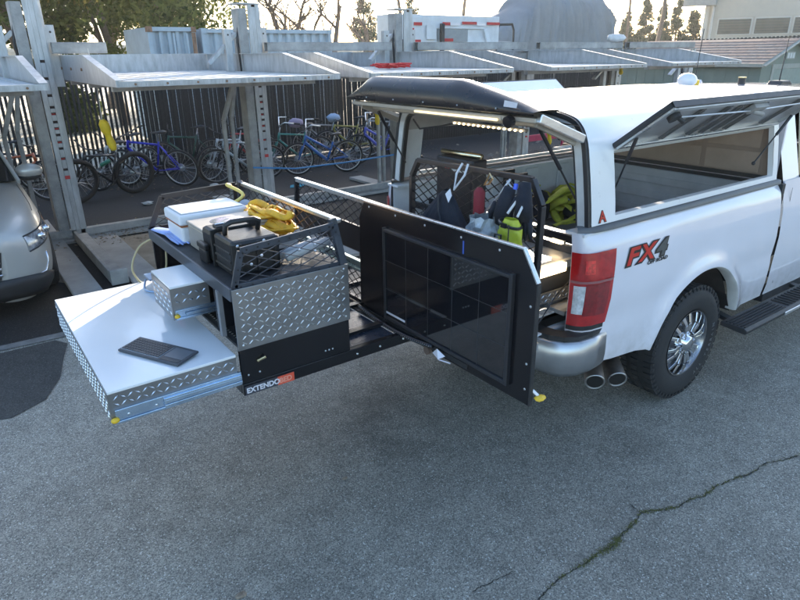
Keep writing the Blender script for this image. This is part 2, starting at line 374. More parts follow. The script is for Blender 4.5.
# lift posts
RUSTB = mat('rusty_bolt', (.22, .13, .08), .8, vary=.3, scale=30)
REDM = mat('red_marker', (.5, .03, .03), .5)
HOLE = mat('slot_dark', (.06, .045, .045), .8)
def lift_post():
    t = thing('lift_post', '', 'lift post', (0, 0, 0), 'galvanised posts of the car lifts')
    build('concrete_sleeper', B(-.42, -.14, -3.1, 1.2, .008, .06), PAD, t, bevel=.01)
    build('concrete_sleeper', B(-.14, 2.6, -.26, .02, .009, .055), PAD, t, bevel=.01)
    build('concrete_sleeper', B(.18, .5, -3.0, -.27, .008, .05), PAD, t, bevel=.01)
    m = MB().box(.02, .14, -2.3, -.25, .03, .13); m.box(-.02, .018, -2.3, -.25, .03, .17); m.box(-.02, .16, -2.36, -2.305, .02, .19)
    build('base_beam', m, GALVD, t, bevel=.006)
    m = MB().box(-.3, 2.9, -.13, -.03, .06, .16)
    build('cross_beam', m, GALVD, t, bevel=.006)
    m = MB().box(-.16, -.145, -.10, .14, .02, 2.95); m.box(-.144, -.03, -.1, -.085, .02, 2.95); m.box(-.144, -.03, .125, .14, .02, 2.95); m.box(-.06, -.045, -.084, .124, .02, 2.93)
    build('column', m, GALVD, t, bevel=.004)
    # ladder strip with real slots: two rails and rungs
    m = MB().box(-.02, .04, -.13, -.105, .02, 3.0); m.box(.095, .155, -.13, -.105, .02, 3.0)
    zs = [.02, .98, 1.12, 1.25, 1.33, 1.42, 1.5, 1.58, 1.68, 1.76, 1.9, 2.1, 2.3, 3.0]
    for a, b in zip(zs[:-1], zs[1:]): m.box(.041, .094, -.129, -.106, a, b-.032)
    build('slotted_strip', m, GALV, t, bevel=.003)
    build('slot_backing', B(.03, .105, -.098, -.09, .9, 3.0), HOLE, t)
    build('marker', B(.04, .10, -.136, -.131, .84, .885), REDM, t)
    for k in (1.12, 1.33, 1.5, 1.68): build('marker', B(.045, .09, -.104, -.1, k-.03, k-.012), REDM, t)
    m = MB().box(.157, .175, -.11, .14, .02, 2.97); build('side_flange', m, GALV, t, bevel=.003)
    for x0, z1 in ((-.32, 2.68), (.23, 2.70)):
        m = MB(); m.box(x0-.05, x0+.05, -.05, -.03, 1.98, z1); m.box(x0-.05, x0-.035, -.03, .05, 1.98, z1); build('side_plate', m, GALV, t, bevel=.004)
        build('bolt_hole', MB().cyl((x0, -.052, z1-.08), (x0, -.05, z1-.08), .013), HOLE, t)
    build('cap_plate', B(-.18, .17, -.14, .16, 3.002, 3.02), GALV, t)
    m = MB(); m.bar((-.17, .03, 2.62), (-.62, .03, 2.22), .05, .09, (0, 1, 0)); build('brace', m, GALV, t, bevel=.004)
    m = MB(); m.bar((-.52, -.02, .04), (-.52, -.02, 1.42), .05, .06, (0, 1, 0)); m.bar((-.52, -.02, 1.42), (-.30, -.02, 1.97), .05, .08, (0, 1, 0))
    build('support_leg', m, GALVD, t, bevel=.004)
    m = MB(); m.bar((-.36, .06, .04), (-.36, .06, 1.45), .05, .05, (0, 1, 0)); m.bar((-.36, .06, 1.45), (-.25, .06, 1.97), .05, .07, (0, 1, 0))
    build('support_leg', m, GALVD, t, bevel=.004)
    build('foot_plate', B(-.8, -.2, -.16, .2, .061, .075), GALVD, t, bevel=.003)
    m = MB()
    for k in range(14): m.tube([(-.44+.01*math.cos(k), -.06, .35+.03*k), (-.44+.01*math.cos(k), -.06, .372+.03*k)], .008, 5)
    build('chain', m, GALVD, t)
    m = MB().tube([(-.1, -.02, 2.95), (-.18, -.03, 2.5), (-.16, -.04, 2.1)], .018, 6)
    build('hydraulic_hose', m, BMATTE, t, smooth=True)
    m = MB()
    m.box(-.1, .2, -.2, .2, .061, .078); build('base_plate', m, GALVD, t, bevel=.003)
    return t
proto = None
for i, x in enumerate(posts_x):
    o = lift_post() if proto is None else copy_tree(proto)
    proto = proto or o
    place(o, (x, 7.3, 0), 0, 'slotted galvanised lift column, the ' + which[i])
    if i > 2: o.scale = (1, 1, .78)
    L_ = .62 if i == 0 else 2.25 if i == 1 else 2.7
    if i < 5:
        m = MB(); x0 = x+.19; y = 7.12
        m.box(x0, x0+L_, y-.06, y+.06, 2.37, 2.382); m.box(x0, x0+L_, y-.06, y+.06, 2.488, 2.50); m.box(x0, x0+L_, y-.062, y-.05, 2.383, 2.487); m.box(x0, x0+L_, y+.05, y+.062, 2.383, 2.487)
        q = build('beam_tube', m, GALVD, None, bevel=.003)
        tag(q, 'hollow steel beam on the ' + which[i], 'beam', 'box beams on the lift posts')

# lift platforms
def lift_platform():
    t = thing('lift_platform', '', 'lift platform', (0, 0, 0), 'raised car lift platforms')
    m = MB()
    n = 24
    for k in range(n):
        a = -1.15+2.3*k/n; b = -1.15+2.3*(k+1)/n
        m.box(a+.004, b-.004, .06, 4.2, 2.085, 2.10 + (.006 if k % 2 else 0))
    build('deck', m, DECKM, t)
    m = MB().box(-1.2, 1.2, 0, .058, 2.06, 2.112)
    for k in range(60): m.box(-1.19+k*.04, -1.172+k*.04, -.006, -.001, 2.063, 2.10)
    build('front_lip', m, GALV, t)
    for s in (-1, 1):
        m = MB().prism([(0.02, 2.06), (4.2, 2.06), (4.2, 2.34), (1.35, 2.34), (.02, 2.115)], 'yz', s*1.2-.012*s, s*1.2+.018*s)
        m.prism([(.02, 2.117), (1.35, 2.343), (1.35, 2.35), (.02, 2.124)], 'yz', s*1.2-.05*s, s*1.2+.02*s)
        m.box(min(s*1.15, s*1.22), max(s*1.15, s*1.22), 1.352, 4.2, 2.342, 2.352)
        build('side_rail', m, GALV, t)
    m = MB().box(-1.19, 1.19, 4.205, 4.26, 2.06, 2.36); build('rear_rail', m, GALV, t)
    for s in (-1, 1):
        for k in range(5): build('bolt', MB().cyl((s*1.218, 1.5+k*.62, 2.2), (s*1.232, 1.5+k*.62, 2.2), .018, seg=6), RUSTB, t)
    for k in range(8): build('bolt', MB().cyl((-1.05+k*.3, -.012, 2.085), (-1.05+k*.3, -.0065, 2.085), .012, seg=6), RUSTB, t)
    m = MB()
    for y in (.5, 1.6, 2.7, 3.8): m.box(-1.15, 1.15, y, y+.08, 2.0, 2.058)
    build('under_beam', m, GALVD, t)
    return t
plab = ['lift platform at the left edge over the silver car', 'wide lift platform over the bicycles, between first and second posts', 'lift platform above the raised hatch holding red cords', 'lift platform above the white cap roof, in front of the tarp', 'lift platform in front of the olive shed roof']
proto = None
for i in range(5):
    o = lift_platform() if proto is None else copy_tree(proto); proto = proto or o
    place(o, ([-4.25, -1.25, 1.58, 4.75, 7.9][i], 4.5, 0), 0, 'raised galvanised ' + plab[i])

# hanging yellow foam handles
def pull(x, y, z0, zf, lab, L=.34, ang=.25, sc=1):
    t = thing('pull_handle', lab, 'pull handle', (x, y, zf-L), 'yellow foam handles hanging from the beams')
    m = MB().tube([(x, y, z0), (x+.02, y-.01, (z0+zf)/2), (x+.01, y, zf)], .006, 5); build('cord', m, mat('cord_grey', (.5, .48, .44), .9), t)
    m = MB(); prof = [(0, .028), (.04, .06), (.12, .062), (.16, .04), (.2, .042), (.26, .055), (.31, .045), (.34, .03)]
    path = [(x+.01+a*ang*.5, y, zf-a*L/.34) for a, _ in prof]
    m.tube(path, [b*sc for _, b in prof], 10, squash=.75); build('foam_grip', m, YEL, t, smooth=True)
    return t
pull(-2.33, 6.2, 2.42, 1.64, 'yellow foam pull handle hanging by the leftmost post', L=.36, ang=.42, sc=1.25)
pull(2.12, 7.0, 2.42, 1.50, 'yellow foam pull handle hanging by the third post, under the hatch', L=.30, ang=.1)
pull(6.05, 6.6, 2.40, .9, 'long cord with foam handle hanging beyond the white cap roof')
pull(8.75, 7.0, 2.37, 2.02, 'short yellow pull handle hanging before the olive shed', L=.2)

# red cords on platform, wrapped box on the beam
RC = mat('red_cord', (.6, .03, .03), .6)
m = MB(); rnd = random.Random(3); pts = []
for k in range(60): pts.append((1.75+.24*math.sin(k*1.3)+rnd.uniform(-.08, .08), 6.0+.18*math.cos(k*1.9), 2.13+rnd.uniform(0, .06)))
m.tube(pts, .010, 5); tag(build('cord_pile', m, RC), 'tangled red cords lying on the platform above the hatch', 'cords')
m = MB().blob((8.62, 7.1, 2.58), (.3, .13, .09), 14, 8, .12, seed=4)
tag(build('wrapped_motor', m, mat('white_wrap', (.6, .59, .57), .6, vary=.2, bump=.3), smooth=True), 'motor wrapped in white plastic sitting on a steel beam', 'motor')

# ------------------------------------------------------------------ fence
FB = mat('black_slat', (.012, .0125, .013), .55, vary=.3, scale=5)
FBY = 12.0
fe = thing('privacy_fence', 'long black chain link fence filled with vertical slats behind the bicycles', 'fence', (4.5, FBY, 0))
base_s = base_w = None
rnd = random.Random(5); x = -5.6; n = 0
while x < 15.5:
    left = x < -.35
    wd_, pit = (.046, .088) if left else (.084, .09)
    if left and (-2.3 < x < -1.9 or -1.1 < x < -.75) and rnd.random() < .7: wide = True
    else: wide = not left
    h = 2.13
    if (wide and base_w is None) or (not wide and base_s is None):
        ww = .085 if wide else .05
        m = MB().prism([(-ww/2, 0), (0, -.012), (ww/2, 0), (ww/2, .004), (0, -.008), (-ww/2, .004)], 'xy', .05, h)
        o = build('slat', MB().add([q+wbase(fe) for q in m.v], m.f), FB, fe)
        if wide: base_w = o
        else: base_s = o
    else:
        o = (base_w if wide else base_s).copy(); COL.objects.link(o); o.parent = fe
    o.location = (x-4.5, rnd.uniform(-.004, .004), 0); o.rotation_euler = (0, rnd.uniform(-.006, .006), 0)
    x += pit; n += 1
m = MB()
for k in range(int(21/.12)):
    xx = -5.6+k*.12; m.bar((xx, FBY-.03, .05), (xx+.06, FBY-.03, .1), .004, .004)
mm = MB()
lattice(mm, [(-5.6, .05), (15.5, .05), (15.5, 2.15), (-5.6, 2.15)], lambda u, v: (u, FBY-.028, v), du=.14, dv=.12, t=.0035)
tag(build('wire_mesh', mm, FB, fe), kind='stuff')
build('top_rail', MB().cyl((-5.7, FBY, 2.17), (15.6, FBY, 2.17), .022, seg=8), FB, fe)
build('bottom_rail', B(-5.6, 15.5, FBY+.02, FBY+.04, .03, .06), FB, fe)
for k in range(8):
    build('post', MB().cyl((-5.2+k*2.9, FBY+.06, 0), (-5.2+k*2.9, FBY+.06, 2.22), .035, seg=10), FB, fe)

# ------------------------------------------------------------------ vegetation
def leafmat(name, c, c2, tr=.35):
    m = bpy.data.materials.new(name); m.use_nodes = True; n = m.node_tree; n.nodes.clear(); L = n.links
    out = n.nodes.new('ShaderNodeOutputMaterial'); d = n.nodes.new('ShaderNodeBsdfDiffuse'); t = n.nodes.new('ShaderNodeBsdfTranslucent'); mx = n.nodes.new('ShaderNodeMixShader'); mx.inputs[0].default_value = tr
    gi = n.nodes.new('ShaderNodeNewGeometry'); tc = n.nodes.new('ShaderNodeTexCoord'); no = n.nodes.new('ShaderNodeTexNoise'); no.inputs['Scale'].default_value = .9; no.inputs['Detail'].default_value = 3
    L.new(tc.outputs['Object'], no.inputs['Vector'])
    ad = n.nodes.new('ShaderNodeMath'); ad.operation = 'MULTIPLY_ADD'; ad.inputs[1].default_value = .35; L.new(gi.outputs['Random Per Island'], ad.inputs[0]); L.new(no.outputs[0], ad.inputs[2])
    rp = n.nodes.new('ShaderNodeValToRGB'); rp.color_ramp.elements[0].position = .45; rp.color_ramp.elements[1].position = .85
    rp.color_ramp.elements[0].color = (*c, 1); rp.color_ramp.elements[1].color = (*c2, 1)
    L.new(ad.outputs[0], rp.inputs[0]); L.new(rp.outputs[0], d.inputs[0]); L.new(rp.outputs[0], t.inputs[0]); L.new(d.outputs[0], mx.inputs[1]); L.new(t.outputs[0], mx.inputs[2]); L.new(mx.outputs[0], out.inputs[0])
    return m
LG = leafmat('leaf_green', (.05, .075, .03), (.15, .17, .06), .45)
LY = leafmat('leaf_yellow', (.12, .12, .04), (.36, .30, .09), .5)
LP = leafmat('needle_green', (.05, .075, .05), (.10, .13, .085), .2)
BARK = mat('bark', (.16, .12, .09), .9, vary=.35, scale=8, bump=.4, bscale=30)
def leaves(name, clumps, n, size, m, parent, seed, needle=False):
    rs = np.random.RandomState(seed); C_ = np.array([c[:3] for c in clumps]); Rr = np.array([c[3] for c in clumps]); wt = Rr**2; wt = wt/wt.sum()
    idx = rs.choice(len(clumps), n, p=wt)
    d = rs.normal(size=(n, 3)); d /= np.linalg.norm(d, axis=1)[:, None]; rad = Rr[idx]*(rs.uniform(.25, 1, n)**.6)
    p = C_[idx]+d*rad[:, None]*np.array([1, 1, .75]); a = rs.normal(size=(n, 3)); a /= np.linalg.norm(a, axis=1)[:, None]
    b = np.cross(a, rs.normal(size=(n, 3))); b /= np.linalg.norm(b, axis=1)[:, None]
    s = size*rs.uniform(.6, 1.4, n)[:, None]; wv = .45 if not needle else .2
    V = np.stack([p-a*s, p+b*s*wv, p+a*s, p-b*s*wv], 1).reshape(-1, 3)
    off = np.array(wbase(parent)); me = bpy.data.meshes.new(name); V = V-off
    me.vertices.add(len(V)); me.vertices.foreach_set('co', V.ravel()); me.loops.add(4*n); me.loops.foreach_set('vertex_index', np.arange(4*n, dtype=np.int32))
    me.polygons.add(n); me.polygons.foreach_set('loop_start', np.arange(n, dtype=np.int32)*4); me.polygons.foreach_set('loop_total', np.full(n, 4, dtype=np.int32))
    me.materials.append(m); me.update(calc_edges=True)
    o = bpy.data.objects.new(name, me); COL.objects.link(o); o.parent = parent; return o
def branchy(mb, p, d, L, r, depth, rnd, tips, spread=.6):
    q = [p]; c = Vector(p); dd = Vector(d)
    k = 4
    for i in range(k):
        dd = (dd+Vector((rnd.uniform(-.18, .18), rnd.uniform(-.18, .18), rnd.uniform(-.06, .12)))).normalized(); c = c+dd*L/k; q.append(c.copy())
    mb.tube(q, [r*(1-.38*i/k) for i in range(k+1)], 6 if depth > 2 else 4)
    tips.append(c.copy())
    if depth == 0: return
    for i in range(rnd.choice((2, 3, 3)) if depth > 1 else 3):
        a = q[rnd.randint(2, k)]; nd = (dd+Vector((rnd.uniform(-1, 1), rnd.uniform(-1, 1), rnd.uniform(-.35, .7)))*spread*1.3).normalized()
        branchy(mb, a, nd, L*rnd.uniform(.6, .8), r*.55, depth-1, rnd, tips, spread)
def tree(x, y, h, label, seed, m=LG, n=9000, cr=3.2, size=.11, trunk=True, clumps=26, low=.34):
    rnd = random.Random(seed); t = thing('broadleaf_tree', label, 'tree', (x, y, 0), 'trees behind the fence')
    mb = MB(); tips = []; branchy(mb, (x, y, 0), (0, 0, 1), h*.42, h*.022, 3, rnd, tips)
    build('trunk', mb, BARK, t, smooth=True)
    cl = []
    for i in range(clumps):
        a = rnd.uniform(0, 6.28); zz = rnd.uniform(low, 1)*h; rr = cr*math.sqrt(rnd.random())*math.sin(math.pi*min(.95, max(.12, zz/h*.85+.1)))
        cl.append((x+rr*math.cos(a), y+rr*math.sin(a), zz, rnd.uniform(.22, .42)*cr))
    leaves('crown', cl, n, size, m, t, seed)
    return t
tree(-5.0, 19, 9, 'dense green tree at the far left behind the fence', 11, LG, 12000, 3.4)
tree(-1.2, 20.5, 10.5, 'yellowing tree left of the leftmost lift post top', 12, LY, 9000, 3.4)
tree(1.6, 22.5, 8.6, 'bushy dark green tree between lift post and container', 13, LG, 15000, 3.5)
tree(4.2, 26, 10, 'olive green tree above the left container end', 14, LG, 12000, 3.7)
tree(3.1, 31, 12.5, 'tall golden leaved tree over the container', 15, LY, 11000, 3.8)
tree(-4.2, 27, 12, 'tall pale leaved tree in the upper left corner', 16, LY, 9000, 4.0)
tree(7.3, 30, 10, 'yellow green tree left of the second post top', 17, LY, 8000, 2.8, low=.1)
tree(-9.5, 17, 9, 'green tree outside the left edge behind the fence', 18, LG, 8000, 3.6)
# hedge filling lower gaps
for k, (x, y, h, s) in enumerate(((.2, 21.5, 3.4, 22),)):
    t = thing('shrub', ['low leafy shrub behind the fence left of the container end'][k], 'shrub', (x, y, 0), 'shrubs behind the fence')
    rnd = random.Random(s); mb = MB(); tips = []; branchy(mb, (x, y, 0), (0, 0, 1), h*.4, .05, 2, rnd, tips); build('stem', mb, BARK, t)
    leaves('foliage', [(x+rnd.uniform(-1.4, 1.4), y+rnd.uniform(-.6, .6), rnd.uniform(.3, h), rnd.uniform(.5, .9)) for _ in range(12)], 6000, .09, LG, t, s)
# bare trees
def bare(x, y, h, lab, seed, d=(0, 0, 1), depth=5, r=.16, L=.24, spread=.75):
    rnd = random.Random(seed); t = thing('bare_tree', lab, 'tree', (x, y, 0), 'leafless trees in the background')
    mb = MB(); tips = []; branchy(mb, (x, y, 0), d, h*L, r, depth, rnd, tips, spread)
    build('trunk', mb, BARK, t, smooth=True); return t
bare(7.9, 21.6, 9.5, 'leafless tree with wide low branches right of second post', 31, depth=6, r=.2)
bare(10.6, 22.4, 10, 'leafless tree with upright trunk left of the third post', 32, depth=6, r=.2)
bare(17.0, 29, 10.5, 'leafless tree behind the white truck bed left end', 33, depth=6, r=.17)
bare(9.2, 27.0, 9, 'leafless tree just right of the second post top', 34, depth=5, r=.16)
# conifers
def conifer(x, y, h, lab, seed, wd=.22):
    rnd = random.Random(seed); t = thing('conifer', lab, 'tree', (x, y, 0), 'distant conifers')
    build('trunk', MB().tube([(x, y, 0), (x, y, h)], [h*.018, .03], 7), BARK, t)
    cl = []
    for k in range(70):
        zz = rnd.uniform(.12, 1); rr = h*wd*(1-zz)*rnd.uniform(.3, 1)+.1; a = rnd.uniform(0, 6.28)
        cl.append((x+rr*math.cos(a), y+rr*math.sin(a), zz*h, .25+h*.05*(1-zz)))
    leaves('crown', cl, 9000, .16, LP, t, seed, True); return t
for k, (x, y, h_, lab) in enumerate(((46.8, 33.7, 5.3, 'distant conifer just right of the tarp edge'), (47.7, 32.5, 6.6, 'tallest distant conifer beside the utility pole'), (48.4, 31.3, 5.8, 'distant conifer in the middle of the gap before the building'), (49.0, 30.3, 6.3, 'distant conifer left of the building corner'), (49.7, 29.2, 5.6, 'distant conifer touching the building corner'))): conifer(x, y, h_, lab, 41+k, .24)
conifer(34, 48, 8.3, 'conifer top above the white truck body', 44)
conifer(28, 47, 8.6, 'conifer top above the left end of the white truck', 45)
m = MB().tube([(42.0, 30.2, 0), (42.3, 30.5, 9)], [.12, .08], 8); tag(build('utility_pole', m, BARK), 'thin wooden utility pole between tarp and building', 'pole')
def shade_tree(x, y, zb, zt, cr, lab, seed):  # added trees, crowns out of view, shaped to keep sun off the foreground
    rnd = random.Random(seed); t = thing('added_shade_tree', lab, 'tree', (x, y, 0), 'added trees shading the foreground')
    mb = MB(); tips = []; branchy(mb, (x, y, 0), (0, 0, 1), zb*.95, .2, 2, rnd, tips, .9); build('trunk', mb, BARK, t, smooth=True)
    cl = []
    for k in range(34):
        a = rnd.uniform(0, 6.28); q = cr*math.sqrt(rnd.random()); cl.append((x+q*math.cos(a), y+q*math.sin(a), rnd.uniform(zb+.9, zt-.9), rnd.uniform(.9, 1.4)))
    leaves('crown', cl, 9000, .2, LG, t, seed)
for k, (dx, lab) in enumerate(((-9, 'left of the tarp'), (-4.4, 'behind the left part of the tarp'), (0, 'behind the middle of the tarp'), (4.4, 'behind the right part of the tarp'), (9, 'right of the tarp'))):
    shade_tree(31.5+dx*.68, 31-dx*.73, 9.5, 12.7, 3.4, 'added shade tree with unseen high crown rooted ' + lab, 81+k)
# far hazy hill / treeline
mb = MB(); rows = []
for i in range(61):
    a = R(-10+i*2.2); d = 190; rows.append([(d*math.cos(a), d*math.sin(a), -1), (d*math.cos(a), d*math.sin(a), 4.2+1.2*math.sin(i*.7)+.8*math.sin(i*1.9)), ((d+40)*math.cos(a), (d+40)*math.sin(a), 5+1*math.sin(i*.5))])
mb.grid(rows); tag(build('distant_hill', mb, mat('hill_green', (.10, .13, .10), .95, vary=.3, scale=.05), smooth=True), kind='structure')
# ------------------------------------------------------------------ far structures
CONT = mat('container_paint', (.45, .52, .58), .55, vary=.2, scale=2, bump=.05, detail=8, col2=(.50, .57, .62))
RUST = mat('rusty_edge', (.28, .16, .10), .9, vary=.5, scale=6, detail=8)
def container(x0, x1, y0, y1, z1, label, ncor, rust=False):
    t = thing('shipping_container', label, 'container', (x0, y0, 0), 'shipping containers behind the fence')
    m = MB(); L_ = (x1-x0-.2)/ncor; pts = []
    for k in range(ncor):
        a = x0+.1+k*L_; pts += [(a, y0+.05), (a+L_*.4, y0+.05), (a+L_*.5, y0+.13), (a+L_*.9, y0+.13)]
    pts.append((x1-.1, y0+.05))
    m.grid([[(a, b, .1), (a, b, z1-.1)] for a, b in pts]); build('corrugated_side', m, CONT, t)
    m = MB().box(x0, x1, y0, y0+.08, z1-.1, z1); m.box(x0, x1, y0, y0+.08, 0, .12); m.box(x0, x0+.1, y0, y0+.1, .12, z1-.1); m.box(x1-.1, x1, y0, y0+.1, .12, z1-.1)
    build('frame', m, CONT, t)
    m = MB().box(x0+.01, x1-.01, y0+.081, y1, z1-.05, z1-.01); m.box(x0+.01, x0+.05, y0+.14, y1, .1, z1-.05); m.box(x1-.05, x1-.01, y0+.14, y1, .1, z1-.05); m.box(x0+.05, x1-.05, y1-.04, y1, .1, z1-.05)
    build('shell', m, CONT, t)
    for xx in (x0-.005, x1-.12): build('corner_casting', B(xx, xx+.13, y0-.02, y0+.15, z1-.12, z1+.012), RUST if rust else CONT, t)
    if rust:
        for k in range(3): build('lock_rod', MB().cyl((x0+.3+k*.35, y0-.02, .2), (x0+.3+k*.35, y0-.02, z1-.15), .025, seg=8), CONT, t)
        build('rust_patch', MB().box(x1-.12, x1-.01, y0-.006, y0-.002, z1-.9, z1-.13), RUST, t)
    return t
container(.95, 2.2, 15.6, 18, 3.02, 'pale blue container end with rusty corner and lock rods', 5, True)
container(2.35, 6.35, 15.6, 18, 2.99, 'long pale blue corrugated container behind the second lift post', 14)

TW = mat('truck_body_white', (.66, .67, .68), .4, vary=.12, scale=2)
t = thing('utility_truck', 'white service truck body with red and white reflective tape', 'truck', (8.2, 16, 0))
m = MB().box(8.9, 13.8, 16.0, 16.9, 2.45, 3.52); m.box(8.9, 13.8, 15.9, 17.0, 1.0, 1.2); m.box(9.0, 10.2, 15.96, 15.998, 2.5, 3.45); build('body', m, TW, t, bevel=.03)
m = MB().box(10.7, 13.0, 15.94, 15.99, 2.62, 2.66); m.box(10.7, 13.0, 15.94, 15.99, 3.1, 3.14); build('side_rail', m, TW, t)
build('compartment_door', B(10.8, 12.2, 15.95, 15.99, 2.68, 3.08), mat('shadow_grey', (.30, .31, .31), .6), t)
build('mud_flap', B(9.05, 9.45, 15.9, 15.93, 2.15, 2.75), BMATTE, t)
for a, b, c, d in ((9.75, 10.1, 3.18, 3.28), (11.0, 11.35, 3.2, 3.3), (11.9, 12.6, 3.24, 3.33), (13.1, 13.75, 3.24, 3.33), (9.75, 10.05, 2.62, 2.74), (11.0, 11.5, 2.68, 2.78), (9.7, 9.76, 2.75, 3.1)):
    build('reflective_tape', B(a, b, 15.925, 15.934, c, d), REDM, t)
for a in (11.36, 12.61): build('reflective_tape', B(a, a+.45, 15.925, 15.933, 3.2, 3.29), WHITE, t)
for a in (9.6, 12.9):
    w_ = build('wheel', MB().lathe([(.05, 16.0), (.28, 16.0), (.32, 16.05), (.48, 16.02), (.5, 16.1), (.5, 16.3), (.1, 16.3)], (a, 0, .5), 'y', 24), RUB, t)
build('rear_post', MB().bar((10.95, 15.88, 2.3), (10.95, 15.88, 3.25), .14, .1, (0, 1, 0)), BMATTE, t)
build('side_strut', MB().bar((13.0, 15.9, 3.1), (13.25, 15.86, 2.45), .16, .05, (0, 1, 0)), TW, t)
m = MB().box(10.3, 10.7, 15.9, 15.95, 2.75, 3.2); build('tail_panel', m, TW, t)
# small tractor-like rack in front of the tarp
t = thing('roll_frame', 'black rounded metal frame standing beside the tarp', 'frame', (14.6, 16.5, 0))
for k in (0, .55):
    build('hoop', MB().tube([(14.2+k*1.0, 16.5+k, 0), (14.2+k, 16.5+k, 3.1), (14.3+k, 16.5+k, 3.3), (15.0+k, 16.5+k, 3.32), (15.1+k, 16.5+k, 3.1), (15.1+k, 16.5+k, 0)], .035, 7), BMATTE, t)
build('engine_block', MB().box(14.3, 15.1, 16.6, 17.0, 1.6, 2.7), GALVD, t, bevel=.05)

# tarp
TARP = mat('grey_tarp', (.25, .255, .26), .75, vary=.12, scale=1.2, bump=.1, bscale=8)
m = MB(); rows = []
def sst(a, b, x):
    t_ = max(0, min(1, (x-a)/(b-a))); return t_*t_*(3-2*t_)
for i in range(121):
    u = i/120; row = []
    for j in range(25):
        v = j/24
        x = 16.1+7.6*u
        ridge = 3.55+1.25*sst(.12, .42, u)-.10*math.sin(u*26)*(u < .95) - .35*sst(.93, 1.0, u)
        ph = (u-.60)*(34+26*(1-v))
        fold = abs(math.sin(ph))**.6*.28+abs(math.sin(ph*2.3+1.1))**.7*.13+.10*math.sin(u*17+v*4)
        y = 19.7-1.75*(1-(1-v)**2.6)**.75-.0+fold*(v**.8)*.9
        z = .15+(ridge-.15)*(1-v**2.6*.99)-.10*abs(math.sin(ph*.5+.6))*(1-v)*v*4
        row.append((x+.10*math.sin(v*9+u*22)+.35*(u > .97)*v, y, z))
    rows.append(row)
m.grid(rows, flip=True)
rows2 = [[(p[0], 39.4-p[1], p[2]) for p in r] for r in rows]; m.grid(rows2)
t = thing('tarp_covered_boat', 'large shape under a draped grey tarp behind the platforms', 'covered boat', (19.7, 19.6, 0))
build('tarp', m, TARP, t, smooth=True)
build('end_flap', MB().add([rows[0][j] for j in range(25)]+[rows2[0][j] for j in range(25)], [tuple(list(range(25))+list(range(49, 24, -1)))]), TARP, t)
build('end_flap', MB().add([rows[-1][j] for j in range(25)]+[rows2[-1][j] for j in range(25)], [tuple(list(range(24, -1, -1))+list(range(25, 50)))]), TARP, t)
build('trailer_wheel', MB().lathe([(.05, 17.85), (.3, 17.85), (.36, 17.8), (.38, 18.0), (.1, 18.0)], (20.5, 0, .38), 'y', 20), RUB, t)

# olive shed
OL = mat('olive_siding', (.20, .235, .195), .7, vary=.1, scale=3)
OLT = mat('shed_trim', (.33, .34, .30), .7, vary=.1)
SH = mat('shingle', (.33, .22, .165), .85, vary=.3, scale=7, detail=6)
SH2 = mat('shingle_grey', (.29, .215, .17), .85, vary=.3, scale=7, detail=6)
sx0, sx1, sy0, sy1, ze, zr = 18.55, 23.55, 11.3, 15.3, 1.92, 2.62
t = thing('garden_shed', 'olive green shed with brown shingle roof behind the white truck', 'shed', (sx1, sy0, 0))
SHED = t
w_ = build('front_wall', B(sx0, sx1, sy0, sy0+.1, 0, ze), OL, t)
k = sx0+.1
while k < sx1-.2:
    build('siding_board', B(k, k+.34, sy0-.014, sy0-.001, .1, ze-.08), OL, t); k += .36
yc = (sy0+sy1)/2
gw = build('gable_wall', MB().prism([(sy0+.1, 0), (sy1, 0), (sy1, ze), (yc, zr-.05), (sy0+.1, ze)], 'yz', sx1-.1, sx1), OL, t)
build('gable_wall', MB().prism([(sy0+.1, 0), (sy1, 0), (sy1, ze), (yc, zr-.05), (sy0+.1, ze)], 'yz', sx0, sx0+.1), OL, t)
build('back_wall', B(sx0+.1, sx1-.1, sy1-.1, sy1, 0, ze), OL, t)
m = MB()
for s in (0, 1):
    ya, yb = (sy0-.2, yc) if not s else (sy1+.2, yc)
    m.add([(sx0-.2, ya, ze-.04), (sx1+.25, ya, ze-.04), (sx1+.25, yb, zr), (sx0-.2, yb, zr), (sx0-.2, ya, ze-.1), (sx1+.25, ya, ze-.1), (sx1+.25, yb, zr-.06), (sx0-.2, yb, zr-.06)], [(0,1,2,3),(7,6,5,4),(0,4,5,1),(1,5,6,2),(3,2,6,7),(0,3,7,4)])
rf = build('roof', m, OLT, t)
# shingle courses
rnd = random.Random(9); slope = Vector((0, yc-(sy0-.2), zr-(ze-.04))); Ls = slope.length; sd_ = slope.normalized(); nn = Vector((0, -sd_.z, sd_.y))
nc = 9; protoS = {}
bx = 0
for c_ in range(nc):
    xk = sx0-.2+(c_ % 2)*.2
    while xk < sx1+.2:
        ww = .62; wv = min(ww, sx1+.24-xk)
        key = (c_, round(wv, 2), rnd.random() < .35)
        o0 = Vector((xk, sy0-.2, ze-.04))+sd_*(Ls/nc*c_)
        kk = (round(wv, 2), key[2])
        if kk not in protoS:
            a = nn*.012; l2 = sd_*(Ls/nc*1.05); X = Vector((wv-.012, 0, 0))
            vv = [Vector((0,0,0))+nn*.003, X+nn*.003, X+l2+nn*.002, l2+nn*.002, a*1.4, X+a*1.4, X+l2+nn*.004, l2+nn*.004]
            q = build('shingle', MB().add([v+wbase(rf) for v in vv], [(4,5,6,7),(0,4,5,1)[::-1],(1,5,6,2)[::-1],(0,3,7,4)[::-1]]), SH2 if kk[1] else SH, rf); protoS[kk] = q
        else:
            q = protoS[kk].copy(); COL.objects.link(q); q.parent = rf
        q.location = o0-wbase(rf); xk += ww
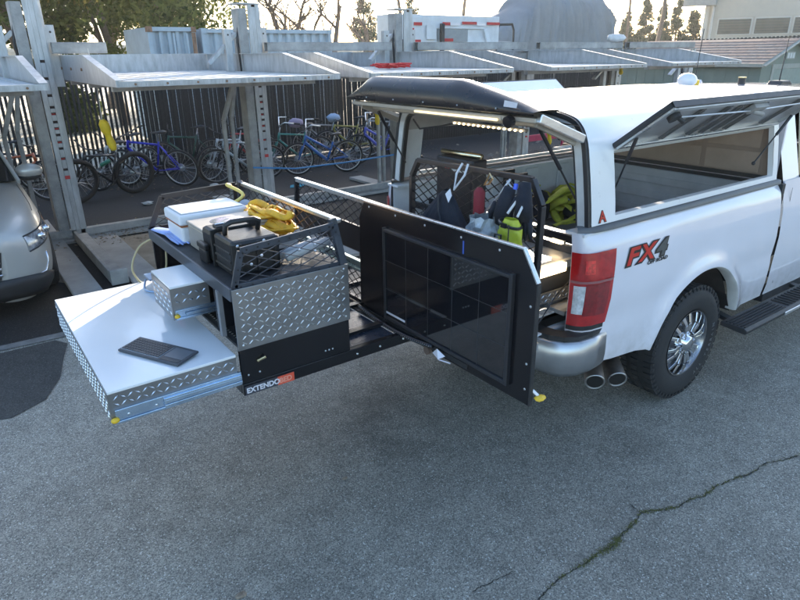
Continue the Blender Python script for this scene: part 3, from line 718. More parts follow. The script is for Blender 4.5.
m = MB().bar((sx1+.26, sy0-.2, ze-.09), (sx1+.26, yc, zr-.03), .03, .12, (1, 0, 0)); m.bar((sx1+.26, sy1+.2, ze-.09), (sx1+.26, yc, zr-.03), .03, .12, (1, 0, 0)); m.box(sx0-.2, sx1+.24, sy0-.24, sy0-.205, ze-.12, ze-.02)
build('fascia', m, mat('fascia_tan', (.42, .38, .31), .7), t)
m = MB().box(sx1+.001, sx1+.03, sy0+.02, sy0+.16, 0, ze-.05); m.box(sx1+.001, sx1+.03, sy0+.9, sy1-.3, 1.72, 1.86); m.box(sx1+.001, sx1+.03, sy0+.9, sy0+1.05, 0, 1.72)
build('trim', m, OLT, t)
d_ = build('door', B(sx1+.001, sx1+.02, sy0+1.06, sy1-.8, 0, 1.71), mat('door_green', (.24, .29, .25), .6), t); build('handle', B(sx1+.02, sx1+.05, sy0+1.2, sy0+1.24, .85, 1.0), GALV, d_)
v_ = build('gable_vent', B(sx1+.001, sx1+.03, yc-.3, yc+.3, 2.0, 2.22), OLT, t)
for k in range(3): build('slat', B(sx1+.031, sx1+.04, yc-.26+k*.18, yc-.12+k*.18, 2.03, 2.19), mat('vent_white', (.6, .62, .6), .6), v_)
SHED.location = (16.9, 7.84, 0); SHED.rotation_euler = (0, 0, R(-90))

# second low shed behind platform, partly visible through the cap
t = thing('concrete_block_wall', 'low grey block wall seen under the hatch behind the third post', 'wall', (6.5, 13.0, 0))
BW = mat('block_grey', (.25, .26, .25), .85, vary=.2, scale=2)
bp_ = None
for r_ in range(5):
    for c_ in range(20):
        x = 6.2+c_*.4+(r_ % 2)*.2
        if bp_ is None: bp_ = build('block', B(6.5+.004, 6.5+.396, 13.0, 13.18, .004, .196), BW, t, bevel=.008); o = bp_
        else: o = bp_.copy(); COL.objects.link(o); o.parent = t
        o.location = (x-6.5, random.uniform(-.004, .004), r_*.2)

# iron railing and building, upper right
t = thing('iron_railing', 'black railing fence along the rise behind the olive shed roof', 'railing', (40, 24, 0))
ra, rb_ = Vector((23.4, 18.4, 0)), Vector((28.8, 8.0, 0))
RD_ = (rb_-ra); RL_ = RD_.length; RD_.normalize()
m = MB().prism([(0, 0), (RL_, 0), (RL_, 2.2), (0, 2.0)], 'xz', .1, 2.0)
bk = build('earth_bank', m, mat('bank_concrete', (.22, .21, .18), .9, vary=.2)); tag(bk, kind='structure')
bk.location = ra+Matrix.Rotation(math.atan2(RD_.y, RD_.x), 3, 'Z') @ Vector(bk.location); bk.rotation_euler = (0, 0, math.atan2(RD_.y, RD_.x))
RAIL = t
BASE[t.name] = Vector((0, 0, 0))
build('top_rail', MB().bar((0, 0, 2.58), (RL_, 0, 2.87), .05, .05), FB, t); build('bottom_rail', MB().bar((0, 0, 2.05), (RL_, 0, 2.32), .05, .06), FB, t)
pk = None; x = .05
while x < RL_:
    if pk is None: pk = build('picket', MB().box(-.045, .045, -.045, -.028, 2.0, 2.66), FB, t); o = pk
    else: o = pk.copy(); COL.objects.link(o); o.parent = t
    o.location = (x, 0, .26*x/RL_); x += .155
t.location = ra; t.rotation_euler = (0, 0, math.atan2(RD_.y, RD_.x))
BE = mat('beige_siding', (.50, .44, .36), .75, vary=.06, scale=2)
BE2 = mat('beige_trim', (.58, .53, .46), .7, vary=.05)
t = thing('beige_building', 'beige building with lap siding and three dark windows at top right', 'building', (46.0, 30.0, 0))
bx0, bx1, by0 = 46.0, 66, 30.0
build('wall', B(bx0, bx1, by0, by0+8, 0, 8), BE, t)
for k in range(13): build('siding_board', MB().prism([(by0-.03, 4.66+k*.2), (by0-.001, 4.66+k*.2), (by0-.001, 4.86+k*.2), (by0-.008, 4.86+k*.2)], 'yz', bx0+.9, bx1), BE, t)
build('corner_board', B(bx0-.02, bx0+.3, by0-.05, by0-.001, 1.9, 8), BE2, t)
build('downspout', MB().tube([(bx0+.6, by0-.14, 2), (bx0+.6, by0-.14, 5.4), (bx0+.3, by0-.3, 5.8), (bx0+.2, by0-.6, 6.3)], .11, 8), BE2, t)
build('roof_eave', B(bx0-1.6, bx0+.8, by0-1.0, by0-.06, 5.55, 7.5), mat('eave_grey', (.33, .33, .31), .7), t)
for k in range(5):
    a = bx0+1.05+k*2.62
    wn = build('window', B(a, a+2.5, by0-.08, by0-.04, 3.35, 4.62), BE2, t)
    build('pane', B(a+.1, a+2.4, by0-.1, by0-.081, 3.42, 4.5), mat('window_pane_dark', (.05, .055, .055), .12, vary=.3, scale=3), wn)
    for j in range(5): build('window_blind', B(a+.12, a+2.38, by0-.112, by0-.102, 3.5+j*.2, 3.53+j*.2), mat('blind_brown', (.12, .10, .085), .7), wn)
t.location = (48.3, 27.6, 0); t.rotation_euler = (0, 0, R(-66))

# ------------------------------------------------------------------ bicycles
def bicycle(label, rear, front, colr, r=.34, bar='flat', fat=.022, rimc=(.5, .5, .5), lean=8, saddle=True, step=False, extra=None, steer=0, size=1):
    rear, front = Vector((*rear, 0)), Vector((*front, 0)); d = (front-rear); L_ = 1.04; d.normalize(); ang = math.atan2(d.y, d.x)
    t = thing('bicycle', label, 'bicycle', (0, 0, 0), 'bicycles parked along the fence')
    fm = mat('bike_paint_%d_%d_%d' % tuple(int(c*99) for c in colr), colr, .3, vary=.08, coat=.4)
    rm = mat('rim_%d' % int(rimc[0]*99), rimc, .35, .6)
    def wheel(cx, ang_=0):
        path = [(cx+r*math.cos(2*math.pi*k/36)*math.cos(ang_), r*math.cos(2*math.pi*k/36)*math.sin(ang_), r+fat+r*math.sin(2*math.pi*k/36)) for k in range(36)]
        ww = build('wheel', MB().tube(path, fat, 8, closed=True), RUB, t, smooth=True)
        p2 = [(cx+(p[0]-cx)*.93, p[1]*.93, (r+fat)+(p[2]-r-fat)*.93) for p in path]
        build('rim', MB().tube(p2, .011, 6, closed=True), rm, ww, smooth=True)
        m = MB(); c = Vector((cx, 0, r+fat))
        for k in range(18):
            a = 2*math.pi*k/18; e = Vector((math.cos(a)*math.cos(ang_), math.cos(a)*math.sin(ang_), math.sin(a)))
            m.tube([c+Vector((0, .02*(-1)**k, 0))+e*.02, c+e*r*.93], .0016, 3)
        m.cyl(c-Vector((0, .035, 0)), c+Vector((0, .035, 0)), .02, seg=8); m.cyl(c+Vector((0, -.032, 0)), c+Vector((0, -.028, 0)), .07, seg=20)
        build('spokes', m, ALU, ww)
    wheel(0); wheel(L_)
    z0 = r+fat; bb = (.43, 0, .28); st = (.30, 0, .80 if not step else .66); hd = (.86, 0, .82); hb = (.89, 0, .68)
    rt_ = .019 if not step else .024
    m = MB(); m.tube([bb, st], rt_*.9, 8); m.tube([hb, bb], rt_*1.25, 8)
    if step: m.tube([hb, (.6, 0, .42), bb], rt_*1.3, 8)
    m.tube([(hd[0], 0, hd[2]-.03), (st[0]+.02, 0, st[2]-.06) if not step else (.36, 0, .5)], rt_, 8); m.tube([hd, hb], .024, 8)
    for s in (-.05, .05): m.tube([bb, (0, s, z0)], .011, 6); m.tube([(st[0], 0, st[2]-.07), (0, s, z0)], .010, 6)
    build('frame', m, fm, t, smooth=True)
    m = MB(); m.tube([hb, (.9, 0, .66)], .02, 8)
    for s in (-.05, .05): m.tube([(.9, 0, .66), (.93, s, .6), (L_, s, z0)], .013, 6)
    build('fork', m, fm if not extra == 'darkfork' else BMATTE, t, smooth=True)
    m = MB(); m.tube([hd, (.84, 0, .93)], .014, 6)
    if bar == 'flat': m.tube([(.80, -.32, .96), (.85, -.1, .93), (.85, .1, .93), (.80, .32, .96)], .012, 6)
    else: m.tube([(.62, -.3, 1.06), (.8, -.25, 1.08), (.86, 0, .96), (.8, .25, 1.08), (.62, .3, 1.06)], .012, 6)
    build('handlebar', m, BMATTE if bar == 'flat' else ALU, t, smooth=True)
    for s in (-1, 1): build('grip', MB().tube([(.80, s*.32, .96), (.78, s*.44, .955)] if bar == 'flat' else [(.62, s*.3, 1.06), (.5, s*.31, 1.05)], .017, 7), RUB, t, smooth=True)
    if saddle:
        m = MB(); m.tube([st, (st[0]-.03, 0, st[2]+.12)], .013, 6); build('seat_post', m, ALU, t)
        sx = st[0]-.05; sz = st[2]+.15
        build('saddle', MB().tube([(sx-.12, 0, sz+.01), (sx-.05, 0, sz+.012), (sx+.05, 0, sz), (sx+.16, 0, sz)], [.04, .075, .045, .018], 10, squash=.4), BMATTE, t, smooth=True)
    m = MB().lathe([(.085, -.052), (.095, -.05), (.095, -.045), (.085, -.043)], (bb[0], 0, bb[2]), 'y', 24); m.bar((bb[0], -.06, bb[2]), (bb[0]+.12, -.07, bb[2]-.12), .015, .02, (0, 1, 0)); m.bar((bb[0], .06, bb[2]), (bb[0]-.12, .07, bb[2]+.12), .015, .02, (0, 1, 0))
    for k in range(5): a = k*1.257; m.bar((bb[0], -.048, bb[2]), (bb[0]+.09*math.cos(a), -.048, bb[2]+.09*math.sin(a)), .004, .012, (0, 1, 0))
    c_ = build('crank', m, ALU if extra != 'darkfork' else BMATTE, t)
    for s in (-1, 1): build('pedal', MB().box(bb[0]+.12*-s-.04, bb[0]+.12*-s+.04, .08*s-.0 if s > 0 else -.17, .17 if s > 0 else -.08, bb[2]+.12*s-.01, bb[2]+.12*s+.01), BMATTE, c_)
    m = MB()
    ch = [(bb[0]+.02, -.047, bb[2]+.094), (0, -.047, z0+.04), (-.035, -.047, z0), (0, -.047, z0-.04), (bb[0], -.047, bb[2]-.094)]
    m.tube(ch, .004, 4); build('chain', m, BMATTE, t)
    m = MB(); m.tube([(.83, .02, .95), (.95, .04, .85), (.9, .03, .68), (.5, .03, .5), (.3, .02, .6)], .004, 4); build('brake_cable', m, BMATTE, t)
    t.rotation_euler = (R(-lean), 0, ang); t.location = rear; t.scale = (size,)*3
    return t
bicycle('dark grey fat tyred electric bicycle, second from the left', (-1.24, 9.95), (-2.22, 9.68), (.03, .035, .042), r=.34, fat=.045, rimc=(.06, .06, .06), extra='darkfork')
bicycle('silver bicycle with green bottle behind the dark electric bicycle', (-.75, 11.0), (-1.85, 10.5), (.5, .52, .53), r=.33, rimc=(.45, .45, .45))
b_ = bicycle('orange trimmed black bicycle half hidden by the leftmost post', (-3.55, 10.6), (-2.62, 10.25), (.45, .10, .03), r=.33, rimc=(.4, .4, .4), extra='darkfork')
bicycle('bright royal blue mountain bicycle leaning against the fence', (-.34, 10.0), (-1.15, 10.75), (.008, .02, .50), r=.31, rimc=(.6, .6, .6), extra='darkfork', size=1.08)
bicycle('black and white framed bicycle left of the second post', (1.25, 10.5), (.3, 10.2), (.62, .63, .64), r=.33, rimc=(.35, .35, .35))
bicycle('pale silver blue mountain bicycle partly behind the second post', (1.3, 9.7), (.25, 9.85), (.42, .48, .52), r=.32, rimc=(.3, .3, .3), extra='darkfork')
bicycle('red and white bicycle behind the second post', (1.9, 11.2), (.9, 11.0), (.5, .04, .04), r=.33, rimc=(.3, .3, .3))
bicycle('bright blue step through city bicycle with pale rims', (2.9, 9.3), (1.88, 9.6), (.03, .17, .55), r=.32, bar='city', rimc=(.75, .75, .72), step=True)
bicycle('teal bicycle with raised handlebar behind the blue city bicycle', (2.7, 10.15), (1.75, 10.35), (.04, .28, .24), r=.33, bar='city', rimc=(.3, .3, .3))
bicycle('yellow trimmed black bicycle against the fence behind the blue one', (4.4, 10.7), (3.4, 11.0), (.35, .30, .06), r=.33, rimc=(.5, .5, .5), extra='darkfork')
bicycle('grey bicycle against the fence right of the teal one', (4.1, 11.4), (3.1, 11.5), (.3, .3, .3), r=.33, rimc=(.5, .5, .5))
bicycle('purple blue curved frame bicycle left of the third post', (4.6, 9.7), (3.55, 10.0), (.12, .14, .6), r=.32, bar='city', rimc=(.2, .2, .2), step=True, extra='darkfork')
bicycle('dark green bicycle against the fence behind the second post struts', (.75, 11.35), (-.25, 11.45), (.03, .10, .07), r=.33, rimc=(.25, .25, .25), extra='darkfork')
bicycle('black bicycle against the fence behind the silver car mirror', (-2.6, 11.2), (-3.6, 11.3), (.03, .03, .03), r=.33, rimc=(.5, .5, .5), extra='darkfork')
bicycle('silver bicycle farthest right against the fence', (5.6, 11.1), (4.7, 11.3), (.4, .4, .42), r=.33, rimc=(.5, .5, .5))
m = MB().cyl((-1.72, 10.15, .52), (-1.55, 10.15, .60), .035, .035, 12)
tag(build('water_bottle', m, mat('bottle_green', (.02, .2, .12), .4), smooth=True), 'green water bottle on the silver bicycle', 'bottle')
def basket(x, y, z, c, lab):
    m = MB().blob((x, y, z), (.17, .12, .1), 12, 7, .1, seed=int(x*10)); return tag(build('bicycle_bag', m, mat('bag_%d' % int(c[0]*99), c, .7, bump=.3), smooth=True), lab, 'bag', 'bags on bicycles')
basket(2.22, 10.2, .98, (.30, .24, .34), 'mauve grey bag on the teal bicycle handlebar')
basket(3.55, 10.9, .95, (.33, .42, .55), 'pale blue bag on a bicycle left of the third post')
# litter and leaves on the yard
m = MB(); rnd = random.Random(8)
for k in range(900):
    x = rnd.uniform(-5, 7); y = 12-abs(rnd.gauss(0, 1.1)); a = rnd.uniform(0, 6.28); s = rnd.uniform(.01, .04); c, d = math.cos(a)*s, math.sin(a)*s
    m.add([(x-c, y-d, .009), (x+d*.6, y-c*.6, .02), (x+c, y+d, .009), (x-d*.6, y+c*.6, .016)], [(0, 1, 2, 3)])
for k in range(260):
    x = rnd.gauss(-2.2, .5); y = rnd.gauss(7.0, .35); a = rnd.uniform(0, 6.28); s = rnd.uniform(.01, .035); c, d = math.cos(a)*s, math.sin(a)*s
    m.add([(x-c, y-d, .062), (x+d*.6, y-c*.6, .075), (x+c, y+d, .065), (x-d*.6, y+c*.6, .07)], [(0, 1, 2, 3)])
tag(build('leaf_litter', m, mat('dry_leaves', (.22, .17, .11), .9, vary=.5, scale=30)), kind='stuff')
for k, (x, y) in enumerate(((-.25, 9.3), (-1.35, 8.8), (.1, 9.6))):
    m = MB().blob((x, y, .035), (.09, .06, .03), 9, 5, .3, seed=k)
    tag(build('paper_scrap', m, mat('paper_white', (.5, .5, .48), .8)), ['crumpled white paper by the blue bicycle front wheel', 'small crumpled scrap in front of the dark electric bicycle', 'crumpled scrap right of the blue bicycle'][k], 'litter', 'scraps on the yard')
m = MB().prism([(2.2, 9.0), (1.9, 8.92), (1.82, 8.75), (2.02, 8.7), (2.3, 8.85)], 'xy', .01, .02)
m = MB().prism([(1.5, 8.75), (1.25, 8.68), (1.15, 8.5), (1.4, 8.45), (1.62, 8.62)], 'xy', .01, .02)
tag(build('blue_cloth', m, mat('cyan_cloth', (.03, .30, .42), .8)), 'small cyan cloth lying on the yard before the blue city bicycle', 'cloth')
m = MB().tube([(-.2, 6.9, .75), (.6, 7.1, .62), (1.6, 7.2, .60), (2.7, 7.25, .62)], .014, 6)
tag(build('blue_strap', m, mat('blue_hose', (.05, .25, .55), .5), smooth=True), 'thin blue hose stretched between second and third posts', 'hose')

# ------------------------------------------------------------------ silver car
SIL = mat('silver_paint', (.50, .485, .455), .34, .35, vary=.04, scale=2, coat=.4)
t = thing('silver_car', 'silver crossover parked nose out at the left edge', 'car', (-4.15, 7.2, 0))
CX, FY = -4.20, 4.55
def secs():
    # s(distance from nose), [(halfwidth, z)...] from sill to centre top
    return [
     (0.00, [(.34, .20), (.48, .29), (.52, .50), (.52, .62), (.50, .72), (.40, .80), (.2, .84), (0, .85)]),
     (0.08, [(.62, .15), (.78, .27), (.80, .48), (.80, .62), (.76, .76), (.6, .86), (.3, .90), (0, .91)]),
     (0.28, [(.78, .15), (.91, .27), (.93, .48), (.93, .66), (.89, .82), (.72, .92), (.36, .96), (0, .97)]),
     (0.60, [(.82, .24), (.94, .34), (.97, .50), (.97, .72), (.93, .89), (.76, .98), (.38, 1.02), (0, 1.03)]),
     (1.10, [(.82, .24), (.94, .34), (.97, .52), (.97, .76), (.93, .95), (.78, 1.03), (.38, 1.07), (0, 1.08)]),
     (1.55, [(.82, .22), (.94, .34), (.96, .52), (.96, .80), (.92, .99), (.80, 1.05), (.4, 1.10), (0, 1.11)]),
     (2.60, [(.82, .22), (.94, .34), (.95, .52), (.96, .82), (.93, 1.02), (.84, 1.06), (.4, 1.08), (0, 1.08)]),
     (4.0, [(.82, .22), (.94, .34), (.95, .54), (.96, .84), (.93, 1.05), (.84, 1.10), (.4, 1.12), (0, 1.12)]),
     (4.6, [(.78, .26), (.88, .38), (.90, .56), (.90, .84), (.87, 1.05), (.78, 1.12), (.4, 1.15), (0, 1.15)])]
rows = []
for s, pr in secs():
    full = [(CX+a, FY+s, z) for a, z in pr]+[(CX-a, FY+s, z) for a, z in pr[-2::-1]]
    rows.append(full)
m = MB().grid(rows, flip=False); m.add([rows[0][i] for i in range(len(rows[0]))], [tuple(range(len(rows[0])))]); m.add(rows[-1], [tuple(reversed(range(len(rows[-1]))))])
build('body', m, SIL, t, smooth=True, sub=2)
from mathutils.bvhtree import BVHTree
car_body = [q for q in t.children if q.name.split('.')[0] == 'body'][0]
dgx = bpy.context.evaluated_depsgraph_get(); dgx.update(); cbv = BVHTree.FromObject(car_body, dgx); cboff = wbase(t)
def snap(p, s, off):
    d = Vector((s*.75, -.65, .12)).normalized(); q = Vector(p)-cboff
    h = cbv.ray_cast(q+d*1.5, -d)
    return (h[0]+d*off+cboff) if h[0] is not None else Vector(p)
# greenhouse
def hw(z): return .86-.30*(z-1.05)
m = MB(); gl = [(1.55, 1.06), (2.35, 1.60), (3.0, 1.68), (4.2, 1.62), (4.6, 1.12)]
rows = []
for s, z in gl: rows.append([(CX+hw(z) if z > 1.2 else CX+.88, FY+s, z), (CX+.4, FY+s-.04, z+.03), (CX, FY+s-.05, z+.04), (CX-.4, FY+s-.04, z+.03), (CX-hw(z) if z > 1.2 else CX-.88, FY+s, z)])
g_ = MB().grid(rows[:2]); build('windshield', g_, GLASS, t, smooth=True)
build('roof', MB().grid(rows[1:4]), SIL, t, smooth=True, solid=.02); build('rear_window', MB().grid(rows[3:]), GLASS, t, smooth=True)
for s in (1, -1):
    pts = [(CX+s*.885, FY+1.62, 1.04), (CX+s*.89, FY+4.5, 1.10), (CX+s*(hw(1.6)-.005), FY+4.15, 1.60), (CX+s*(hw(1.66)-.005), FY+3.0, 1.66), (CX+s*(hw(1.6)-.005), FY+2.36, 1.58)]
    build('side_window', MB().add(pts, [(0, 1, 2, 3, 4)]), GLASS, t)
    for a, b, w2 in (((CX+s*.885, FY+1.5, 1.05), (CX+s*(hw(1.6)+.01), FY+2.38, 1.61), .06), ((CX+s*(hw(1.6)+.01), FY+2.38, 1.61), (CX+s*(hw(1.66)+.01), FY+4.2, 1.63), .05), ((CX+s*.90, FY+3.0, 1.05), (CX+s*(hw(1.66)+.01), FY+2.95, 1.66), .06)):
        build('window_pillar', MB().bar(a, b, w2, .03, (s, 0, 0)), SIL if w2 != .05 else SIL, t, bevel=.008)
    mr = build('mirror', MB().blob((CX+s*1.02, FY+1.78, 1.12), (.15, .085, .085), 16, 10), SIL, t, smooth=True)
    build('mirror_base', MB().blob((CX+s*1.01, FY+1.79, 1.06), (.14, .08, .05), 14, 8), BMATTE, mr, smooth=True)
    # headlight
    hl = MB(); pr = []
    for u in range(9):
        f = u/8; yy = FY+.17+.62*f**1.2; xx = CX+s*(.62+.335*(1-(1-f)**2.2))
        pr.append([snap((xx, yy, .61+.14*f+(z_/4)*(.15-.05*f)), s, .006+.004*math.sin(math.pi*z_/4)) for z_ in range(5)])
    h_ = build('headlight', MB().grid(pr[:7], flip=s < 0), mat('headlight_glass', (.30, .31, .33), .15, .3, vary=.75, scale=16, coat=1), t, smooth=True)
    build('turn_signal', MB().grid(pr[6:9], flip=s < 0), mat('amber_lens', (.85, .25, .03), .3, coat=.6), h_, smooth=True)
    hb_ = [pr[q][0] for q in range(9)]+[pr[8][q] for q in range(5)]+[pr[q][4] for q in range(8, -1, -1)]
    build('headlight_seal', MB().tube(hb_, .008, 5), BMATTE, h_)
    for q in (2, 4): build('headlight_bulb', MB().blob(pr[q][2], (.045, .03, .04), 12, 8), CHROME, h_, smooth=True)
    for q in (1.5, 3.9):
        pass
    for cy in (FY+.95, FY+3.75):
        wh = build('wheel', MB().lathe([(.1, s*.94), (.22, s*.955), (.235, s*.975), (.25, s*.985), (.33, s*.985), (.355, s*.95), (.36, s*.78), (.1, s*.78)], (CX, cy, .36), 'x', 36), RUB, t, smooth=True, auto=40)
        mm = MB().lathe([(.02, s*.962), (.05, s*.965), (.06, s*.945), (.22, s*.935), (.232, s*.97), (.24, s*.972)], (CX, cy, .36), 'x', 36)
        for k in range(10):
            a = k*math.pi/5; mm.bar((CX+s*.957, cy+.04*math.cos(a), .36+.04*math.sin(a)), (CX+s*.962, cy+.225*math.cos(a), .36+.225*math.sin(a)), .03, .02, (1, 0, 0))
        build('rim', mm, ALU, wh)
        arc = [(CX+s*.93, cy+.41*math.cos(R(a)), .36+.41*math.sin(R(a))) for a in range(-10, 195, 12)]
        build('wheel_arch', MB().tube(arc, .035, 8, squash=1.2), BMATTE, t, smooth=True)
build('grille', MB().add([(CX-.45, FY-.012, .42), (CX+.45, FY-.012, .42), (CX+.5, FY-.008, .68), (CX-.5, FY-.008, .68)], [(0, 1, 2, 3)]), BMATTE, t)
for k in range(4): build('grille_bar', B(CX-.47, CX+.47, FY-.045, FY-.015, .46+k*.06, .485+k*.06), CHROME, t, bevel=.006)
# lower black valance, fog lamp surround
rows = []
for f in np.linspace(-1, 1, 21):
    xx = CX+.93*f; yy = FY+.02+.42*abs(f)**3.2; rows.append([snap((CX+.80*f, FY+.3, z_), 1 if f >= 0 else -1, .012) for z_ in (.36, .29, .22, .17)])
build('lower_valance', MB().grid(rows), BMATTE, t, smooth=True, solid=.03)
for s in (1, -1):
    build('hood_seam', MB().tube([snap((CX+s*.85, FY+yq, zq), s, .001) for yq, zq in ((.62, .90), (.85, .93), (1.1, .965), (1.35, .99), (1.6, 1.01))], .004, 4), BMATTE, t)
    build('bumper_seam', MB().tube([snap((CX+s*.85, FY+.62, zq), s, .001) for zq in (.70, .60, .50, .40)], .003, 4), BMATTE, t)
    f_ = MB(); c = Vector((CX+s*.80, FY+.16, .47))
    f_.tube([snap(c+Vector((s*.05, .06, .10)), s, .004), snap(c+Vector((s*.06, .07, 0)), s, .004), snap(c+Vector((s*.01, .02, -.08)), s, .004), snap(c+Vector((-s*.12, -.06, -.10)), s, .004)], .010, 6)
    build('fog_lamp_trim', f_, CHROME, t, smooth=True)
# ================================================================== WHITE PICKUP
TR = thing('pickup_truck', 'white four wheel drive pickup with off road decal and open bed cap', 'pickup truck', (0, 1.0, 0))
YC = 1.0
ARC_C, ARC_Z, ARC_R = .045, .42, .555
ZT = 1.385
def yprof(z):     # inward offset of the skin against height
    pts = [(.5, .03), (.62, .012), (.78, .004), (.84, .012), (1.0, .0), (1.2, .012), (1.32, .03), (1.385, .055), (1.40, .075)]
    for (a, p), (b, q) in zip(pts[:-1], pts[1:]):
        if z <= b: return p+(q-p)*max(0, (z-a))/(b-a)
    return pts[-1][1]
plan = [(-1.217, .125), (-1.213, .10), (-1.20, .068), (-1.17, .036), (-1.12, .013), (-1.04, .003), (-.95, 0)]
def planpt(x):
    if x >= -.95: return 0
    for (a, p), (b, q) in zip(plan[:-1], plan[1:]):
        if a <= x <= b: return p+(q-p)*(x-a)/(b-a)
    return plan[0][1]
xs = [(a, p) for a, p in plan]
xcols = [(x, 0) for x in np.linspace(-.88, ARC_C-ARC_R-.03, 5)]
arcx = [(ARC_C-ARC_R*math.cos(t_), 0) for t_ in np.linspace(0, math.pi, 33)]
xr = [(x, 0) for x in np.linspace(ARC_C+ARC_R+.03, 1.035, 5)]
cols = xs+xcols+arcx+xr
def zlow(x):
    if abs(x-ARC_C) <= ARC_R+1e-6: return max(.525, ARC_Z+math.sqrt(max(0, ARC_R**2-(x-ARC_C)**2)))
    if x < ARC_C: return .58-.05*max(0, (x+.95)/.5) if x > -.95 else .585
    return .52
def flare(x, z):
    d = math.hypot(x-ARC_C, z-ARC_Z)-ARC_R
    return -.035*math.exp(-(d/.07)**2) if z > .3 and d > -.01 else 0
for side in (1, -1):
    rows = []
    for x, py in cols:
        zl = zlow(x)
        col_ = []
        for j in range(17):
            f = j/16; z = zl+(1.40-zl)*f
            y = py+yprof(z)*(1-.75*max(0, min(1, (-1.1-x)/.1)))+flare(x, z)
            col_.append((x, YC+side*(y-YC) if side == 1 else 2*YC-y, z))
        rows.append(col_)
    if side == 1: body = build('bed_side', MB().grid(rows), WHITE, TR, smooth=True)
    else: build('bed_side', MB().grid(rows, flip=True), WHITE, TR, smooth=True)
    def Y(y): return y if side == 1 else 2*YC-y
    def bx(m, x0, x1, y0, y1, z0, z1): return m.box(x0, x1, min(Y(y0), Y(y1)), max(Y(y0), Y(y1)), z0, z1)
    # arch return lip and liner
    rows = []; rows2 = []
    for k in range(33):
        a = .19+(math.pi-.38)*k/32; x = ARC_C-ARC_R*math.cos(a); z = ARC_Z+ARC_R*math.sin(a)
        y0 = yprof(z)-.035
        rows.append([(x, Y(y0), z), (ARC_C-(ARC_R-.012)*math.cos(a), Y(y0+.012), ARC_Z+(ARC_R-.012)*math.sin(a)), (ARC_C-(ARC_R-.012)*math.cos(a), Y(y0+.075), ARC_Z+(ARC_R-.012)*math.sin(a))])
        rows2.append([(ARC_C-(ARC_R-.005)*math.cos(a), Y(.07), ARC_Z+(ARC_R-.005)*math.sin(a)), (ARC_C-(ARC_R-.0)*math.cos(a), Y(.5), ARC_Z+(ARC_R-.0)*math.sin(a))])
    build('arch_lip', MB().grid(rows), mat('arch_lip_white', (.55, .54, .52), .5), TR, smooth=True)
    build('wheel_well', MB().grid(rows2).add([rows2[k][1] for k in range(33)], [tuple(range(33))]), mat('wheel_well_dusty', (.07, .06, .055), .9, vary=.35, scale=6, bump=.3), TR, smooth=True)
    # inner wall and rail
    m = MB(); bx(m, -1.19, 1.03, .126, .14, .93, 1.385); bx(m, -1.20, 1.03, .07, .2, 1.386, 1.402)
    build('bed_inner_wall', m, WGREY, TR)
    m = MB(); m.prism([(-1.28, 1.403), (-1.22, 1.425), (1.02, 1.425), (1.06, 1.403)], 'xz', min(Y(.065), Y(.16)), max(Y(.065), Y(.16)))
    m2 = MB()
    q = [(x, py) for x, py in xs[2:]]+[(0, 0), (1.03, 0)]
    r_ = [[(x+.0, Y(py+.05), 1.402), (x, Y(py+.052), 1.432), (x+.01, Y(py+.09), 1.436)] for x, py in q]
    build('bed_rail_cover', MB().grid(r_, flip=(side == -1)), mat('rail_dark_grey', (.10, .105, .11), .45, vary=.2), TR, smooth=True)
    # tail light
    def lightgrid(x0top, x0bot, pa, pb, za, zb, out):
        rr = []
        for k in range(13):
            f = k/12
            r0 = []
            for j in range(7):
                g2 = j/6; z = za+(zb-za)*g2
                xr_ = x0bot+(x0top-x0bot)*g2
                # parametrise path length from rear inner edge to xr_
                fp = pa+(pb-pa)*f
                X = -1.2165+(xr_+1.2165)*fp**1.5 if fp < .999 else xr_
                yy = planpt(X)
                nx, ny = (-.8, -.6) if X < -1.16 else (0, -1)
                r0.append((X+nx*out, Y(yy+yprof(z)*(1-.75*max(0, min(1, (-1.1-X)/.1)))+ny*out), z))
            rr.append(r0)
        return rr
    RL = mat('tail_lens_red', (.42, .010, .012), .12, vary=.25, scale=25, coat=1); RD = mat('tail_lens_dark_red', (.22, .008, .012), .12, vary=.35, scale=30, coat=1)
    tl = build('tail_light', MB().grid(lightgrid(-.97, -1.02, 0, 1, .865, 1.30, .012), flip=(side == -1)), RL, TR, smooth=True)
    build('dark_lens', MB().grid(lightgrid(-1.0, -1.03, .35, .93, .93, 1.12, .016), flip=(side == -1)), RD, tl, smooth=True)
    build('reverse_lens', MB().grid(lightgrid(-1.0, -1.03, .08, .34, .94, 1.11, .016), flip=(side == -1)), mat('clear_lens', (.62, .62, .62), .15, vary=.4, scale=20, coat=1), tl, smooth=True)
    build('lens_divider', MB().grid(lightgrid(-.985, -1.0, .02, .98, 1.125, 1.14, .018), flip=(side == -1)), mat('smoked_divider', (.30, .10, .10), .2, coat=1), tl, smooth=True)
    build('upper_reflector', MB().grid(lightgrid(-1.0, -1.0, .3, .5, 1.18, 1.26, .016), flip=(side == -1)), mat('lens_bright_red', (.75, .03, .03), .15, vary=.5, scale=60, coat=1), tl, smooth=True)
    build('light_base', MB().grid(lightgrid(-1.03, -1.03, 0, 1, .835, .865, .008), flip=(side == -1)), BMATTE, TR, smooth=True)
